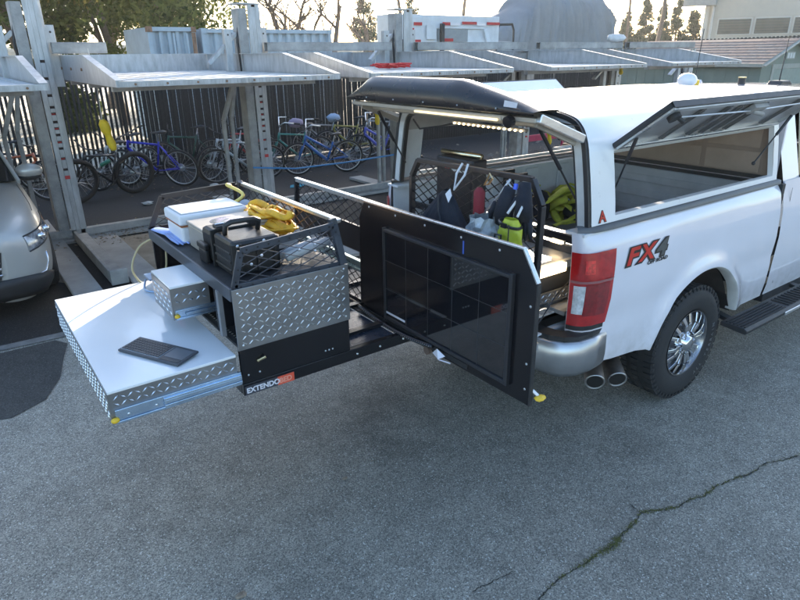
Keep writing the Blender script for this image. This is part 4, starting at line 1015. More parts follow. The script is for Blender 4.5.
# bed floor, front wall of the bed
m = MB().box(-1.21, 1.03, .15, 1.85, .90, .925)
for k in range(9): m.box(-1.2, .99, .28+k*.17, .36+k*.17, .926, .938)
build('bed_floor', m, mat('bed_liner', (.20, .20, .20), .65, bump=.2), TR)
hdm = MB().box(1.0, 1.03, .15, 1.85, .94, 1.38)
for k in range(3): hdm.box(.985, .9995, .2, 1.8, 1.0+k*.13, 1.06+k*.13)
build('bed_front_wall', hdm, mat('bed_head_grey', (.42, .42, .42), .5), TR, bevel=.004)
for s_ in (.15, 1.62):
    build('wheel_box', MB().prism([(-.5, .926), (-.42, 1.12), (.42, 1.12), (.5, .926)], 'xz', s_, s_+.23), WGREY, TR, bevel=.03)
for k in range(5): build('wall_rib', MB().box(-1.0+k*.42, -.85+k*.42, 1.842, 1.856, 1.14, 1.36), WGREY, TR, bevel=.006)
# frame and axle
m = MB().box(-1.2, 4.6, .45, .57, .52, .72); m.box(-1.2, 4.6, 1.43, 1.55, .52, .72); m.cyl((0, .2, .41), (0, 1.8, .41), .07, seg=10); m.box(-1.25, -1.12, .4, 1.6, .5, .62)
build('chassis', m, BMATTE, TR)
m = MB().box(-.9, .9, .62, 1.38, .55, .8); build('spare_area', m, BMATTE, TR)
# wheels
def truck_wheel(cx, side):
    yo = -.01 if side == 1 else 2*YC+.01; s = 1 if side == 1 else -1
    def yy(a): return yo+s*a
    prof = [(.235, .045), (.25, .022), (.27, .012), (.33, .004), (.375, .012), (.402, .035), (.414, .06), (.414, .245), (.40, .265), (.3, .29), (.235, .27)]
    wh = build('wheel', MB().lathe([(r_, yy(a)) for r_, a in prof], (cx, 0, .418), 'y', 72), RUB, TR, smooth=True, auto=50)
    m = MB(); rnd = random.Random(2)
    for k in range(54):
        a = 2*math.pi*k/54
        for yb, w2 in ((.055, .06), (.155, .05), (.24, .05)):
            a2 = a+rnd.uniform(-.01, .01)+(.03 if yb > .1 else 0)
            c = Vector((cx+.414*math.cos(a2), yy(yb), .418+.414*math.sin(a2)))
            e = Vector((math.cos(a2), 0, math.sin(a2))); tn = Vector((-e.z, 0, e.x))
            m.bar(c-Vector((0, w2/2, 0)), c+Vector((0, w2/2, 0)), .034, .018, e)
        c = Vector((cx+.396*math.cos(a), yy(.028), .418+.396*math.sin(a))); e = Vector((math.cos(a), 0, math.sin(a)))
        m.bar(c-e*.018, c+e*.012, .02, .016, (0, 1, 0))
    tag(build('tread_blocks', m, RUB, wh), kind='stuff')
    text_part('sidewall_text', 'ALL TERRAIN', .045, (0, 0, 0), (1, 0, 0), (0, 0, 1), mat('tyre_white_letter', (.28, .28, .28), .7), TR, .001).name
    # curve text round the sidewall
    o_ = bpy.data.objects[-1] if False else None
    r_ = MB().lathe([(.236, yy(.035)), (.245, yy(.018)), (.236, yy(.02)), (.225, yy(.05)), (.21, yy(.09)), (.10, yy(.11)), (.0, yy(.11))], (cx, 0, .418), 'y', 48)
    rm = build('rim', r_, mat('rim_chrome_dark', (.35, .35, .36), .25, 1, vary=.2), wh, smooth=True, auto=40)
    m = MB()
    for k in range(8):
        for da in (-.13, .13):
            a = 2*math.pi*k/8+.2; a1 = a+da*1.35; a0 = a+da*.8
            p0 = (cx+.085*math.cos(a0), yy(.035), .418+.085*math.sin(a0)); pm = (cx+.16*math.cos(a1*.5+a0*.5), yy(.028), .418+.16*math.sin(a1*.5+a0*.5)); p1 = (cx+.228*math.cos(a1), yy(.045), .418+.228*math.sin(a1))
            m.bar(p0, pm, .03, .03, (0, 1, 0)); m.bar(pm, p1, .026, .03, (0, 1, 0))
    build('spoke', m, CHROME, rm, bevel=.004)
    m = MB().lathe([(.0, yy(-.005)), (.035, yy(-.004)), (.05, yy(.004)), (.056, yy(.03)), (.085, yy(.04)), (.095, yy(.06))], (cx, 0, .418), 'y', 32)
    build('hub_cap', m, CHROME, rm, smooth=True)
    m = MB()
    for k in range(8):
        a = 2*math.pi*k/8; c = (cx+.075*math.cos(a), .418+.075*math.sin(a)); m.cyl((c[0], yy(.01), c[1]), (c[0], yy(.05), c[1]), .011, seg=6)
    build('lug_nut', m, CHROME, rm)
for c_ in (0, 4.06):
    for s_ in (1, -1): truck_wheel(c_, s_)
for o_ in [q for q in TR.children if q.name.startswith('sidewall_text')]:
    bpy.data.objects.remove(o_)
# curved sidewall lettering on the rear passenger tyre
wh0 = [q for q in TR.children if q.name.split('.')[0] == 'wheel'][0]
for k, ch in enumerate('ALL-TERRAIN'):
    if ch == '-': continue
    a = R(-62+k*7.5); cx_, cz_ = .318*math.cos(a), .418+.318*math.sin(a)
    e = Vector((math.cos(a), 0, math.sin(a))); tn = Vector((-math.sin(a), 0, math.cos(a)))
    text_part('tyre_letter', ch, .042, (cx_, -.0065, cz_), tuple(tn), tuple(-e), mat('tyre_letter_grey', (.16, .16, .16), .7), wh0, .0008, align='CENTER')
# cab
m = MB(); rows = []
def cabrow(x, top, w=0., arch=None):
    zs_ = [.52, .62, .8, 1.0, 1.2, 1.34, top]; return [(x, w+yprof(min(z, 1.36)), max(z, arch or 0)) for z in zs_]
cabx = [(1.075, 0), (1.2, 0), (1.7, 0), (2.25, 0), (2.9, 0), (3.35, 0)]
for s_ in (1, -1):
    rows = [cabrow(x, 1.42) for x, _ in cabx]
    for k in range(17):
        a = math.pi*k/16; x = 4.06-.56*math.cos(a); rows.append([(x, yprof(min(z, 1.36)), z) for z in np.linspace(max(.52, .42+.56*math.sin(a)), 1.38-.02*(k/16), 7)])
    rows += [cabrow(4.72, 1.34), [(x, .06+y, z) for x, y, z in cabrow(4.9, 1.3)], [(x, .3+y, z) for x, y, z in cabrow(5.02, 1.25)]]
    if s_ == -1: rows = [[(x, 2*YC-y, z) for x, y, z in r] for r in rows]
    build('cab_side', MB().grid(rows, flip=s_ == -1), WHITE, TR, smooth=True)
    f = (lambda y: y) if s_ == 1 else (lambda y: 2*YC-y)
    for xx in (1.18, 2.28, 3.2):
        build('door_seam', MB().add([(xx-.004, f(-.003+yprof(.6)), .6), (xx+.004, f(-.003+yprof(.6)), .6), (xx+.004, f(-.003+yprof(1.3)), 1.36), (xx-.004, f(-.003+yprof(1.3)), 1.36)], [(0, 1, 2, 3)]), BMATTE, TR)
    for xx in (1.95, 3.05): build('door_handle', MB().bar((xx, f(-.03), 1.22), (xx+.18, f(-.03), 1.22), .03, .03), WHITE, TR, bevel=.008)
    # greenhouse side
    sg = [(1.09, 1.40), (1.09, 1.9), (1.25, 2.0), (2.7, 2.02), (3.55, 1.45), (3.6, 1.38)]
    build('cab_pillar', MB().grid([[(x, f(.055+max(0, z-1.4)*.28), z) for z in (z0, (z0+z1)/2, z1)] for x, z0, z1 in ((1.08, 1.4, 1.93), (1.2, 1.4, 2.0), (1.34, 1.4, 2.0))], flip=s_ == -1), WHITE, TR, smooth=True)
    build('cab_pillar', MB().grid([[(x, f(.055+max(0, z-1.4)*.28), z) for z in (1.4, 1.7, 2.0)] for x in (2.2, 2.33)]), BMATTE, TR)
    build('cab_pillar', MB().bar((3.62, f(.07), 1.4), (2.75, f(.22), 2.0), .08, .05, (0, 1, 0)), WHITE, TR)
    build('window', MB().add([(1.34, f(.07), 1.43), (2.2, f(.07), 1.43), (2.2, f(.2), 1.93), (1.42, f(.2), 1.93)], [(0, 1, 2, 3)]), GLASS, TR)
    build('window', MB().add([(2.33, f(.07), 1.43), (3.45, f(.07), 1.43), (2.75, f(.2), 1.93), (2.33, f(.2), 1.93)], [(0, 1, 2, 3)]), GLASS, TR)
    m = MB().bar((1.34, f(.055), 1.415), (3.5, f(.055), 1.415), .02, .03); build('belt_trim', m, BMATTE, TR)
    m = MB().bar((1.3, f(.19), 1.955), (2.75, f(.21), 1.975), .04, .09); build('roof_rail', m, WHITE, TR, bevel=.02)
rows = [[(x, y, z+.035*(1-((y-1)/.85)**2)) for y in np.linspace(.2, 1.8, 9)] for x, z in ((1.12, 1.93), (1.2, 1.985), (2.0, 2.005), (2.7, 1.99), (2.82, 1.94))]
build('cab_roof', MB().grid(rows, flip=True), WHITE, TR, smooth=True)
build('windshield', MB().grid([[(2.80, y, 1.95) for y in np.linspace(.24, 1.76, 5)], [(3.6, y, 1.42) for y in np.linspace(.12, 1.88, 5)]], flip=True), GLASS, TR, smooth=True)
build('hood', MB().grid([[(x, y, z+.03*(1-((y-1)/.95)**2)) for y in np.linspace(.06, 1.94, 9)] for x, z in ((3.58, 1.40), (4.3, 1.38), (4.85, 1.30), (5.02, 1.2))], flip=True), WHITE, TR, smooth=True)
build('front_end', B(4.98, 5.1, .25, 1.75, .6, 1.2), BMATTE, TR, bevel=.03)
build('cab_back', B(1.08, 1.10, .12, 1.88, .6, 1.95), WHITE, TR)
build('body_gap', B(1.036, 1.08, .035, 1.965, .56, 1.40), BMATTE, TR)
build('rocker', B(1.1, 3.4, .03, .12, .45, .53), BMATTE, TR)
# running board
rb = build('running_board', MB().prism([(-.205, .455), (-.02, .47), (-.02, .50), (-.19, .50), (-.215, .485)], 'yz', .36, 3.3), BMATTE, TR, bevel=.006)
m = MB()
for k in range(6): m.box(.38, 1.0, -.19+k*.026, -.178+k*.026, .501, .507)
k = 1.06
while k < 3.2: m.box(k, k+.022, -.18, -.05, .501, .508); k += .055
build('step_tread', m, RUB, rb)
build('edge_strip', B(.93, 3.3, -.222, -.212, .462, .488), ALU, rb, bevel=.003)
for xx in (.5, 1.6, 2.9): build('bracket', MB().bar((xx, -.1, .46), (xx, .4, .56), .06, .03), BMATTE, rb)
# mud guard front lower
build('splash_shield', MB().add([(.50, .04, .66), (.60, .04, .50), (.60, .34, .50), (.50, .34, .66)], [(0, 1, 2, 3)]), BMATTE, TR)
# bumper
BC = mat('bumper_chrome', (.50, .50, .51), .33, .9, vary=.15, scale=3)
def bump_path(off):
    pth = [(-1.0, .0), (-1.12, -.012), (-1.23, .0), (-1.31, .045), (-1.36, .13), (-1.39, .3), (-1.405, .6), (-1.405, 1.0)]
    return pth+[(x, 2*YC-y) for x, y in pth[-2::-1]]
rows = []
for x, y in bump_path(0):
    cx_ = -1.2; s2 = 1
    inn = Vector((.02, 0, 0)) if .1 < y < 1.9 else Vector((.01, .012 if y < 1 else -.012, 0))
    rows.append([(x+inn.x*2, y+inn.y*2.5, .79), (x, y, .775), (x, y, .70), (x, y, .655), (x+inn.x, y+inn.y, .60), (x+inn.x*2.5, y+inn.y*3, .565)])
bmp = build('rear_bumper', MB().grid(rows, flip=True), BC, TR, smooth=True, solid=.012)
m = MB(); pp = bump_path(0); q_ = []
for k, (x, y) in enumerate(pp):
    a, b = pp[max(0, k-1)], pp[min(len(pp)-1, k+1)]; n_ = Vector((-(b[1]-a[1]), b[0]-a[0])).normalized(); n_ = -n_ if (n_.x*(-.2-x)+n_.y*(1-y)) < 0 else n_
    o1 = (x+n_.x*.014, y+n_.y*.014); o2 = (x+n_.x*.10, y+n_.y*.10)
    q_.append([(o1[0], o1[1], .792), (o1[0], o1[1], .822), (o2[0], o2[1], .826), (o2[0], o2[1], .792)])
m.grid(q_)
build('step_pad', m, BMATTE, bmp)
for yy_ in (.27, 1.73): build('parking_sensor', MB().cyl((-1.395, yy_, .70), (-1.37, yy_, .70), .017, seg=14), BMATTE, bmp)
build('hitch', B(-1.46, -1.2, .92, 1.08, .42, .54), BMATTE, TR, bevel=.01)
# exhaust: two tips
for k, (a, b) in enumerate((((-.60, .40, .50), (-.90, .10, .38)), ((-.47, .40, .48), (-.72, .06, .355)))):
    e = (Vector(b)-Vector(a)).normalized(); mm = MB()
    mm.tube([Vector(a), Vector(b)], .062, 24)
    ex = build('exhaust_tip', MB().add(mm.v, mm.f[:-1]), mat('exhaust_steel', (.42, .36, .32), .35, .9, vary=.35, scale=10), TR, smooth=True)
    b2 = Vector(b)+e*.001; build('exhaust_bore', MB().cyl(b2, b2+e*.002, .05, seg=24), mat('soot', (.012, .011, .010), .9), ex)
    ring = MB(); ax = e.orthogonal().normalized(); ay = e.cross(ax)
    ring.tube([Vector(b)+e*.002+ax*.058*math.cos(t_)+ay*.058*math.sin(t_) for t_ in np.linspace(0, 2*math.pi, 24, endpoint=False)], .006, 6, closed=True); build('rolled_edge', ring, mat('exhaust_edge', (.5, .48, .46), .3, .9), ex, smooth=True)
# FX4 decal
DR = mat('decal_red', (.60, .02, .012), .35); DB = mat('decal_black', (.015, .015, .015), .35); DG = mat('decal_grey', (.07, .075, .075), .35)
dec = build('decal_backing', MB().add([(-.875, .0, 1.148), (-.872, .0, 1.146), (-.87, .0, 1.148)], [(0, 1, 2)]), DB, TR)
oz = .006
for body_, x0, mt, sx_ in (('F', -.872, DR, 1.62), ('X', -.742, DR, 1.42), ('4', -.575, DG, 1.5)):
    text_part('decal_outline', body_, .135, (x0-.002, oz+.001, 1.173), (1, 0, 0), (0, .10, 1), DB, TR, .0004, .25, .013, sx=sx_)
    text_part('decal_letter', body_, .135, (x0, oz, 1.175), (1, 0, 0), (0, .10, 1), mt, TR, .0006, .25, .004, sx=sx_)
text_part('decal_letter', 'OFF ROAD', .030, (-.66, oz-.002, 1.138), (1, 0, 0), (0, .06, 1), DB, TR, .0006, .25, .001, sx=1.45)
bpy.data.objects.remove(dec)

# ------------------------------------------------------------------ bed cap
CP = thing('truck_canopy', 'white fibreglass cap on the pickup bed with all its lids raised', 'truck cap', (0, 1.0, 1.43))
def capsec():   # half section (y,z) from sill to crown, outer
    return [(.075, 1.437), (.09, 1.55), (.115, 1.70), (.14, 1.83), (.165, 1.91), (.20, 1.965), (.26, 2.005), (.40, 2.035), (.65, 2.06), (1.0, 2.07)]
CS0 = capsec(); CS = []
for i_ in range(len(CS0)-1):
    p0 = CS0[max(0, i_-1)]; p1 = CS0[i_]; p2 = CS0[i_+1]; p3 = CS0[min(len(CS0)-1, i_+2)]
    nsub = 1 if i_ < 3 else 4
    for k_ in range(nsub):
        t_ = k_/nsub; CS.append(tuple(.5*((2*p1[c])+(-p0[c]+p2[c])*t_+(2*p0[c]-5*p1[c]+4*p2[c]-p3[c])*t_**2+(-p0[c]+3*p1[c]-3*p2[c]+p3[c])*t_**3) for c in (0, 1)))
CS.append(CS0[-1]); full = CS+[(2-y, z) for y, z in CS[-2::-1]]
XA, XB = -1.14, 1.0
WX0, WX1, WZ0, WZ1 = -.93, .93, 1.47, 1.82
def secy(z):
    for (y0, z0), (y1, z1) in zip(CS[:-1], CS[1:]):
        if z0 <= z <= z1: return y0+(y1-y0)*(z-z0)/(z1-z0)
    return CS[0][0]
crown = [(XA, y, z) for y, z in full]
# roof shell above z 1.83
top = [p for p in full if p[1] >= 1.83]
rows = [[(x, y, z) for y, z in top] for x in (XA, -1.0, 0, .9, XB)]
build('roof_shell', MB().grid(rows, flip=True), CAPW, CP, smooth=True)
build('headliner', MB().grid([[(x, 1+(y-1)*.965, z-.03) for y, z in top] for x in (XA+.01, XB-.01)]), mat('headliner', (.45, .44, .42), .9), CP, smooth=True)
for s_ in (1, -1):
    f = (lambda y: y) if s_ == 1 else (lambda y: 2*YC-y)
    fl = s_ == -1
    zz = [1.437, 1.47, 1.55, 1.7, 1.82, 1.83]
    def panel(x0, x1, zs_, nm):
        r1 = [[(x, f(secy(z)), z) for z in zs_] for x in (x0, x1)]
        o = build(nm, MB().grid(r1, flip=fl), CAPW, CP, smooth=True, solid=.0); return o
    panel(XA, WX0, zz, 'side_panel'); panel(WX1, XB, zz, 'side_panel'); panel(WX0, WX1, [1.437, 1.47], 'side_panel')
    panel(WX0, WX1, [1.82, 1.83], 'side_panel')
    # inner faces
    for x0, x1 in ((XA+.03, WX0), (WX1, XB-.02)):
        build('inner_panel', MB().grid([[(x, f(secy(z)+.035), z) for z in zz] for x in (x0, x1)], flip=not fl), WGREY, CP)
    # opening reveal
    m = MB()
    m.add([(WX0, f(secy(WZ0)), WZ0), (WX1, f(secy(WZ0)), WZ0), (WX1, f(secy(WZ0)+.036), WZ0+.002), (WX0, f(secy(WZ0)+.036), WZ0+.002)], [(0, 1, 2, 3)])
    m.add([(WX0, f(secy(WZ0)), WZ0), (WX0, f(secy(WZ1)), WZ1), (WX0, f(secy(WZ1)+.036), WZ1), (WX0, f(secy(WZ0)+.036), WZ0)], [(0, 1, 2, 3)])
    m.add([(WX1, f(secy(WZ0)), WZ0), (WX1, f(secy(WZ1)), WZ1), (WX1, f(secy(WZ1)+.036), WZ1), (WX1, f(secy(WZ0)+.036), WZ0)], [(0, 1, 2, 3)])
    build('opening_reveal', m, CAPW, CP)
    # side lid, hinged at the top, swung up and out
    hz = 1.835; hy = secy(1.83)-.012
    ang = R(37) if s_ == 1 else R(36)     # above horizontal
    Ld = .385; oy, oz_ = -math.cos(ang), math.sin(ang)
    lid = MB()
    def lp(x, d, t_):   # d out along lid, t_ thickness upwards (outer skin)
        return (x, f(hy+oy*d+oz_*t_), hz+oz_*d-oy*t_)
    lab = None
    def lbox(mm, x0, x1, d0, d1, t0, t1):
        vs_ = [lp(x, d, t_) for x in (x0, x1) for d in (d0, d1) for t_ in (t0, t1)]
        mm.add(vs_, [(0, 1, 3, 2), (4, 6, 7, 5), (0, 4, 5, 1), (2, 3, 7, 6), (0, 2, 6, 4), (1, 5, 7, 3)])
    lbox(lid, WX0-.0, WX1+.0, 0, Ld, .014, .03)
    L1 = build('side_lid', lid, CAPW, CP, bevel=.004)
    LI = mat('lid_inner_grey', (.50, .50, .50), .32, .7, vary=.15)
    m = MB(); lbox(m, WX0+.03, WX1-.03, .03, Ld-.03, .008, .0138); build('inner_skin', m, LI, L1)
    m = MB(); lbox(m, WX0, WX1, 0, .03, -.012, .0135); lbox(m, WX0, WX1, Ld-.03, Ld, -.012, .0135); lbox(m, WX0, WX0+.03, .0301, Ld-.0301, -.012, .0135); lbox(m, WX1-.03, WX1, .0301, Ld-.0301, -.012, .0135)
    build('lid_frame', m, mat('lid_frame_grey', (.56, .56, .56), .3, .7), L1, bevel=.003)
    m = MB(); lbox(m, WX0-.007, WX0-.001, -.005, Ld+.006, .002, .030); lbox(m, WX1+.001, WX1+.007, -.005, Ld+.006, .002, .030); lbox(m, WX0-.007, WX1+.007, Ld+.001, Ld+.010, -.004, .031)
    build('rubber_seal', m, BMATTE, L1)
    for x0 in (-.58, -.30, -.16, -.02, .12, .60):
        m = MB(); lbox(m, x0, x0+.035, .04, Ld-.05, -.004, .0078); lbox(m, x0+.01, x0+.025, .05, Ld-.06, -.010, -.0042); build('rib', m, mat('rib_grey', (.15, .15, .155), .4, .3), L1)
    m = MB(); m.tube([lp(-.86, Ld-.07, -.02), lp(.0, Ld-.08, -.03), lp(.86, Ld-.07, -.02)], .005, 6)
    build('latch_rod', m, ALU, L1)
    m = MB(); m.cyl(lp(-.84, Ld-.07, -.004), lp(-.84, Ld-.07, -.03), .035, seg=14); m.cyl(lp(-.82, Ld-.07, -.01), lp(-.78, Ld-.07, -.05), .012, seg=8); build('latch', m, BMATTE, L1)
    m = MB(); lbox(m, -.05, .11, Ld-.11, Ld-.04, -.035, -.003); m.cyl(lp(.0, Ld-.09, -.03), lp(.12, Ld-.10, -.05), .015, seg=8); build('lock_box', m, GALVD, L1, bevel=.004)
    # struts
    for xx, xe in ((-.90, -.83), (.90, .70)):
        a = Vector((xe if xe > 0 else -.915, f(.125), 1.58)); b = Vector(lp(xx, .12, -.01)); c = a.lerp(b, .6)
        m = MB(); m.cyl(a, c, .005, seg=8); m.cyl(c, b, .010, seg=8); m.blob(a, (.014,)*3, 8, 6); build('gas_strut', m, BLACK, CP)
# rear frame of the cap (dark seal arch and inner white frame)
def arch(off, x0, x1, wd_):
    rows = []
    for k, (y, z) in enumerate(full):
        pa, pb = full[max(0, k-1)], full[min(len(full)-1, k+1)]; n_ = Vector((pb[1]-pa[1], -(pb[0]-pa[0]))).normalized()
        a = (y+n_.x*off, z+n_.y*off); b = (y+n_.x*(off+wd_), z+n_.y*(off+wd_))
        rows.append([(x0, a[0], a[1]), (x0, b[0], b[1]), (x1, b[0], b[1]), (x1, a[0], a[1]), (x0, a[0], a[1])])
    return MB().grid(rows)
build('rear_seal', arch(.004, XA-.022, XA-.001, .026), BMATTE, CP, smooth=True, auto=35)
build('rear_frame', arch(.032, XA-.018, XA+.03, .05), mat('frame_white', (.60, .59, .57), .5), CP, smooth=True, auto=35)
build('rear_inner_seal', arch(.084, XA-.012, XA+.02, .014), BMATTE, CP, smooth=True, auto=35)
# cap front wall with brown tinted window
m = MB().prism([(.11, 1.437), (1.89, 1.437), (1.86, 1.80), (1.78, 1.95), (1.0, 2.03), (.22, 1.95), (.14, 1.80)], 'yz', XB-.03, XB-.002)
build('front_wall', m, mat('tinted_tan', (.26, .19, .15), .35, vary=.2, scale=3), CP)
for y0, y1, z0, z1 in ((.2, .62, 1.47, 1.62), (.66, 1.28, 1.47, 1.62), (1.32, 1.8, 1.47, 1.62), (.22, .62, 1.65, 1.9), (.66, 1.28, 1.65, 1.95), (1.32, 1.78, 1.65, 1.9)):
    build('tinted_pane', B(XB-.037, XB-.031, y0, y1, z0, z1), mat('tan_glass', (.36, .27, .21), .18, vary=.12, scale=4), CP, bevel=.002)
m = MB().box(XB-.06, XB-.038, .12, 1.88, 1.432, 1.46); build('bulkhead_rail', m, BMATTE, CP)
# red A emblem
text_part('emblem', 'A', .085, (-1.075, secy(1.47)-.004, 1.452), (1, 0, 0), (0, .17, 1), DB, CP, .0008, 0, .006)
text_part('emblem', 'A', .085, (-1.075, secy(1.47)-.006, 1.452), (1, 0, 0), (0, .17, 1), DR, CP, .0008, 0, .001)
# roof vents / antenna things
t = thing('roof_dome', 'small white satellite dome on the truck roof', 'antenna', (1.5, 1.05, 2.03))
build('dome', MB().blob((1.45, 1.15, 2.085), (.088, .08, .06), 16, 10), CAPW, t, smooth=True)
t = thing('roof_beacon', 'short black stub antenna standing on the truck roof', 'antenna', (2.0, 1.0, 2.03))
build('stub', MB().cyl((2.0, .95, 2.02), (2.0, .95, 2.09), .03, seg=12), BMATTE, t); build('stub_cap', MB().cyl((2.0, .95, 2.0901), (2.0, .95, 2.1), .034, seg=12), mat('brass', (.5, .4, .2), .4, .8), t)
t = thing('whip_antenna', 'black whip antenna on a wedge base at the right of the truck roof', 'antenna', (2.4, .8, 2.02))
build('antenna_base', MB().prism([(2.25, 2.01), (2.55, 2.01), (2.46, 2.06), (2.31, 2.06)], 'xz', .74, .86), BMATTE, t, bevel=.01)
build('whip', MB().cyl((2.38, .8, 2.055), (2.40, .8, 2.42), .006, .003, 6), BMATTE, t)
t = thing('amber_base_antenna', 'thin antenna with yellow base behind the white dome', 'antenna', (1.75, 1.3, 2.03))
build('antenna_base', MB().box(1.72, 1.78, 1.22, 1.28, 2.02, 2.075), YCLIP, t); build('whip', MB().cyl((1.75, 1.25, 2.076), (1.77, 1.25, 2.5), .004, seg=6), BMATTE, t)
m = MB().grid([[(x, y, 2.055+.006*math.sin(x*9+y*7)) for y in np.linspace(1.02, 1.5, 6)] for x in np.linspace(-.2, .7, 8)], flip=True)

# ------------------------------------------------------------------ raised rear hatch
HT = thing('rear_hatch', 'black domed rear hatch of the cap raised over the tailgate', 'hatch', (-1.35, 1.0, 2.0))
def hz_(y):
    t_ = (y-.15)/1.7
    return .128*min(1, (t_/.36)**.9 if t_ > 0 else 0, ((1-t_)/.13)**.9 if t_ < 1 else 0)
ys = np.linspace(.15, 1.85, 35)
rows = [[(-1.165, 1+(y-1)*.72, 2.012+.062*math.sin(math.pi*(y-.15)/1.7)) for y in ys], [(-1.32, 1+(y-1)*.93, 2.045+hz_(y)*.8+.01) for y in ys], [(-1.46, y, 2.066+hz_(y)) for y in ys], [(-1.53, y, 2.066+hz_(y)*.97) for y in ys], [(-1.575, y, 2.06+hz_(y)*.55) for y in ys], [(-1.585, y, 2.058) for y in ys], [(-1.575, y, 2.042) for y in ys], [(-1.5, y, 2.034) for y in ys]]
build('hatch_skin', MB().grid(rows, flip=False), mat('hatch_black', (.013, .013, .016), .28, vary=.2, scale=3), HT, smooth=True)
HF = mat('hatch_frame_tan', (.42, .39, .34), .45, .5, vary=.15)
m = MB().bar((-1.52, .17, 2.018), (-1.52, 1.83, 2.018), .05, .025); m.bar((-1.40, .17, 1.985), (-1.40, 1.83, 1.985), .035, .03); m.bar((-1.22, .2, 1.95), (-1.22, 1.8, 1.95), .04, .02)
build('inner_frame', m, HF, HT, bevel=.004)
for y in (.17, 1.83):
    s_ = 1 if y > 1 else -1
    build('frame_arm', MB().bar((-1.53, y+.01*s_, 2.03), (-1.165, y-.0*s_, 1.90), .03, .045, (0, 0, 1)), ALU, HT, bevel=.005)
    build('frame_arm', MB().bar((-1.50, y-.035*s_, 2.0), (-1.19, y-.03*s_, 1.88), .02, .035, (0, 0, 1)), HF, HT, bevel=.004)
build('inner_skin', MB().grid([[(-1.54, y, 2.034) for y in (.16, 1.84)], [(-1.18, y, 1.965) for y in (.16, 1.84)]]), mat('hatch_inner', (.10, .09, .08), .6), HT)
build('latch_knob', MB().cyl((-1.545, .33, 2.01), (-1.575, .33, 2.0), .03, seg=16), BLACK, HT)
build('sticker', MB().add([(-1.590, .345, 2.078), (-1.590, .255, 2.075), (-1.584, .255, 2.10), (-1.584, .345, 2.108)], [(0, 1, 2, 3)]), mat('sticker_white', (.6, .58, .6), .5), HT)
for k in range(5): build('rivet', MB().blob((-1.588, .4+k*.3, 2.065), (.005,)*3, 6, 4), ALU, HT)
LD = build('light_tube', MB().tube([(-1.555, .42, 2.006), (-1.555, 1.12, 2.006)], .007, 10), LEDS, HT, smooth=True); build('holder', MB().bar((-1.542, .40, 2.014), (-1.542, 1.14, 2.014), .012, .02), HF, LD)
LD = build('lamp_strip', B(-1.36, -1.335, .40, 1.0, 1.93, 1.945), HF, HT); dotm = None
for k in range(14):
    y = .43+k*.042
    if dotm is None: dotm = build('lamp', MB().blob((-1.363, .43, 1.934), (.006, .008, .006), 8, 6), LEDM, LD); 
    else: q = dotm.copy(); COL.objects.link(q); q.parent = LD; q.location = (0, k*.042, 0)
m = MB().tube([(-1.2, 1.6, 1.9), (-1.3, 1.4, 1.86), (-1.32, 1.15, 1.9), (-1.34, 1.0, 1.93)], .006, 6); build('lamp_cable', m, BMATTE, HT)
for y0 in (.24, 1.76):
    s_ = 1 if y0 < 1 else -1
    a = Vector((-1.13, y0-.03*s_, 1.57)); b = Vector((-1.40, y0+.02*s_, 1.955)); c = a.lerp(b, .45)
    m = MB(); m.cyl(a, c, .0055, seg=8); m.cyl(c, b, .011, seg=8)
    build('gas_strut', m, BLACK, HT)
# ================================================================== SLIDE OUT RIG
YN, YF = .45, 1.68
RIG = thing('slide_out_platform', 'long black slide out bed platform pulled out behind the pickup', 'platform', (-2.1, 1.06, .89))
m = MB().box(-3.05, .5, YN, YN+.03, .885, .945); m.box(-3.05, .5, YN+.0305, YN+.06, .885, .892)
build('side_rail', m, BGLOSS, RIG, bevel=.003)
build('side_rail', MB().box(-3.05, .5, YF-.03, YF, .885, .945), BGLOSS, RIG, bevel=.003)
build('end_rail', MB().box(-3.05, -3.02, YN+.031, YF-.031, .885, .944), BGLOSS, RIG)
DK = mat('deck_sheet', (.035, .045, .065), .28, vary=.2, scale=3)
build('deck_panel', MB().box(-2.47, -2.18, YN+.05, YF-.05, .925, .935), DK, RIG)
build('deck_panel', MB().box(-2.16, -1.35, YN+.05, YF-.05, .925, .935), BMATTE, RIG)
for k in range(4): build('cross_rail', MB().box(-2.47, -1.3, YN+.16+k*.32, YN+.20+k*.32, .94, .955), BLACK, RIG)
for k, x in enumerate((-2.44, -2.3, -2.15)): build('rivet', MB().blob((x, YN-.001, .915), (.006,)*3, 6, 4), ALU, RIG)
np_ = build('nameplate', MB().box(-3.045, -2.80, YN-.004, YN-.0005, .888, .932), mat('plate_dark', (.05, .05, .06), .4), RIG)
build('nameplate_red', MB().box(-2.885, -2.80, YN-.0055, YN-.0042, .888, .932), mat('plate_red', (.75, .10, .05), .4), np_)
text_part('lettering', 'EXTENDO', .036, (-3.040, YN-.005, .898), (1, 0, 0), (0, 0, 1), WHITE, np_, .0006, 0, .0012, sx=.98)
text_part('lettering', 'BED', .036, (-2.878, YN-.0065, .898), (1, 0, 0), (0, 0, 1), mat('plate_pink', (.85, .35, .25), .4), np_, .0006, 0, .0008, sx=1.0)

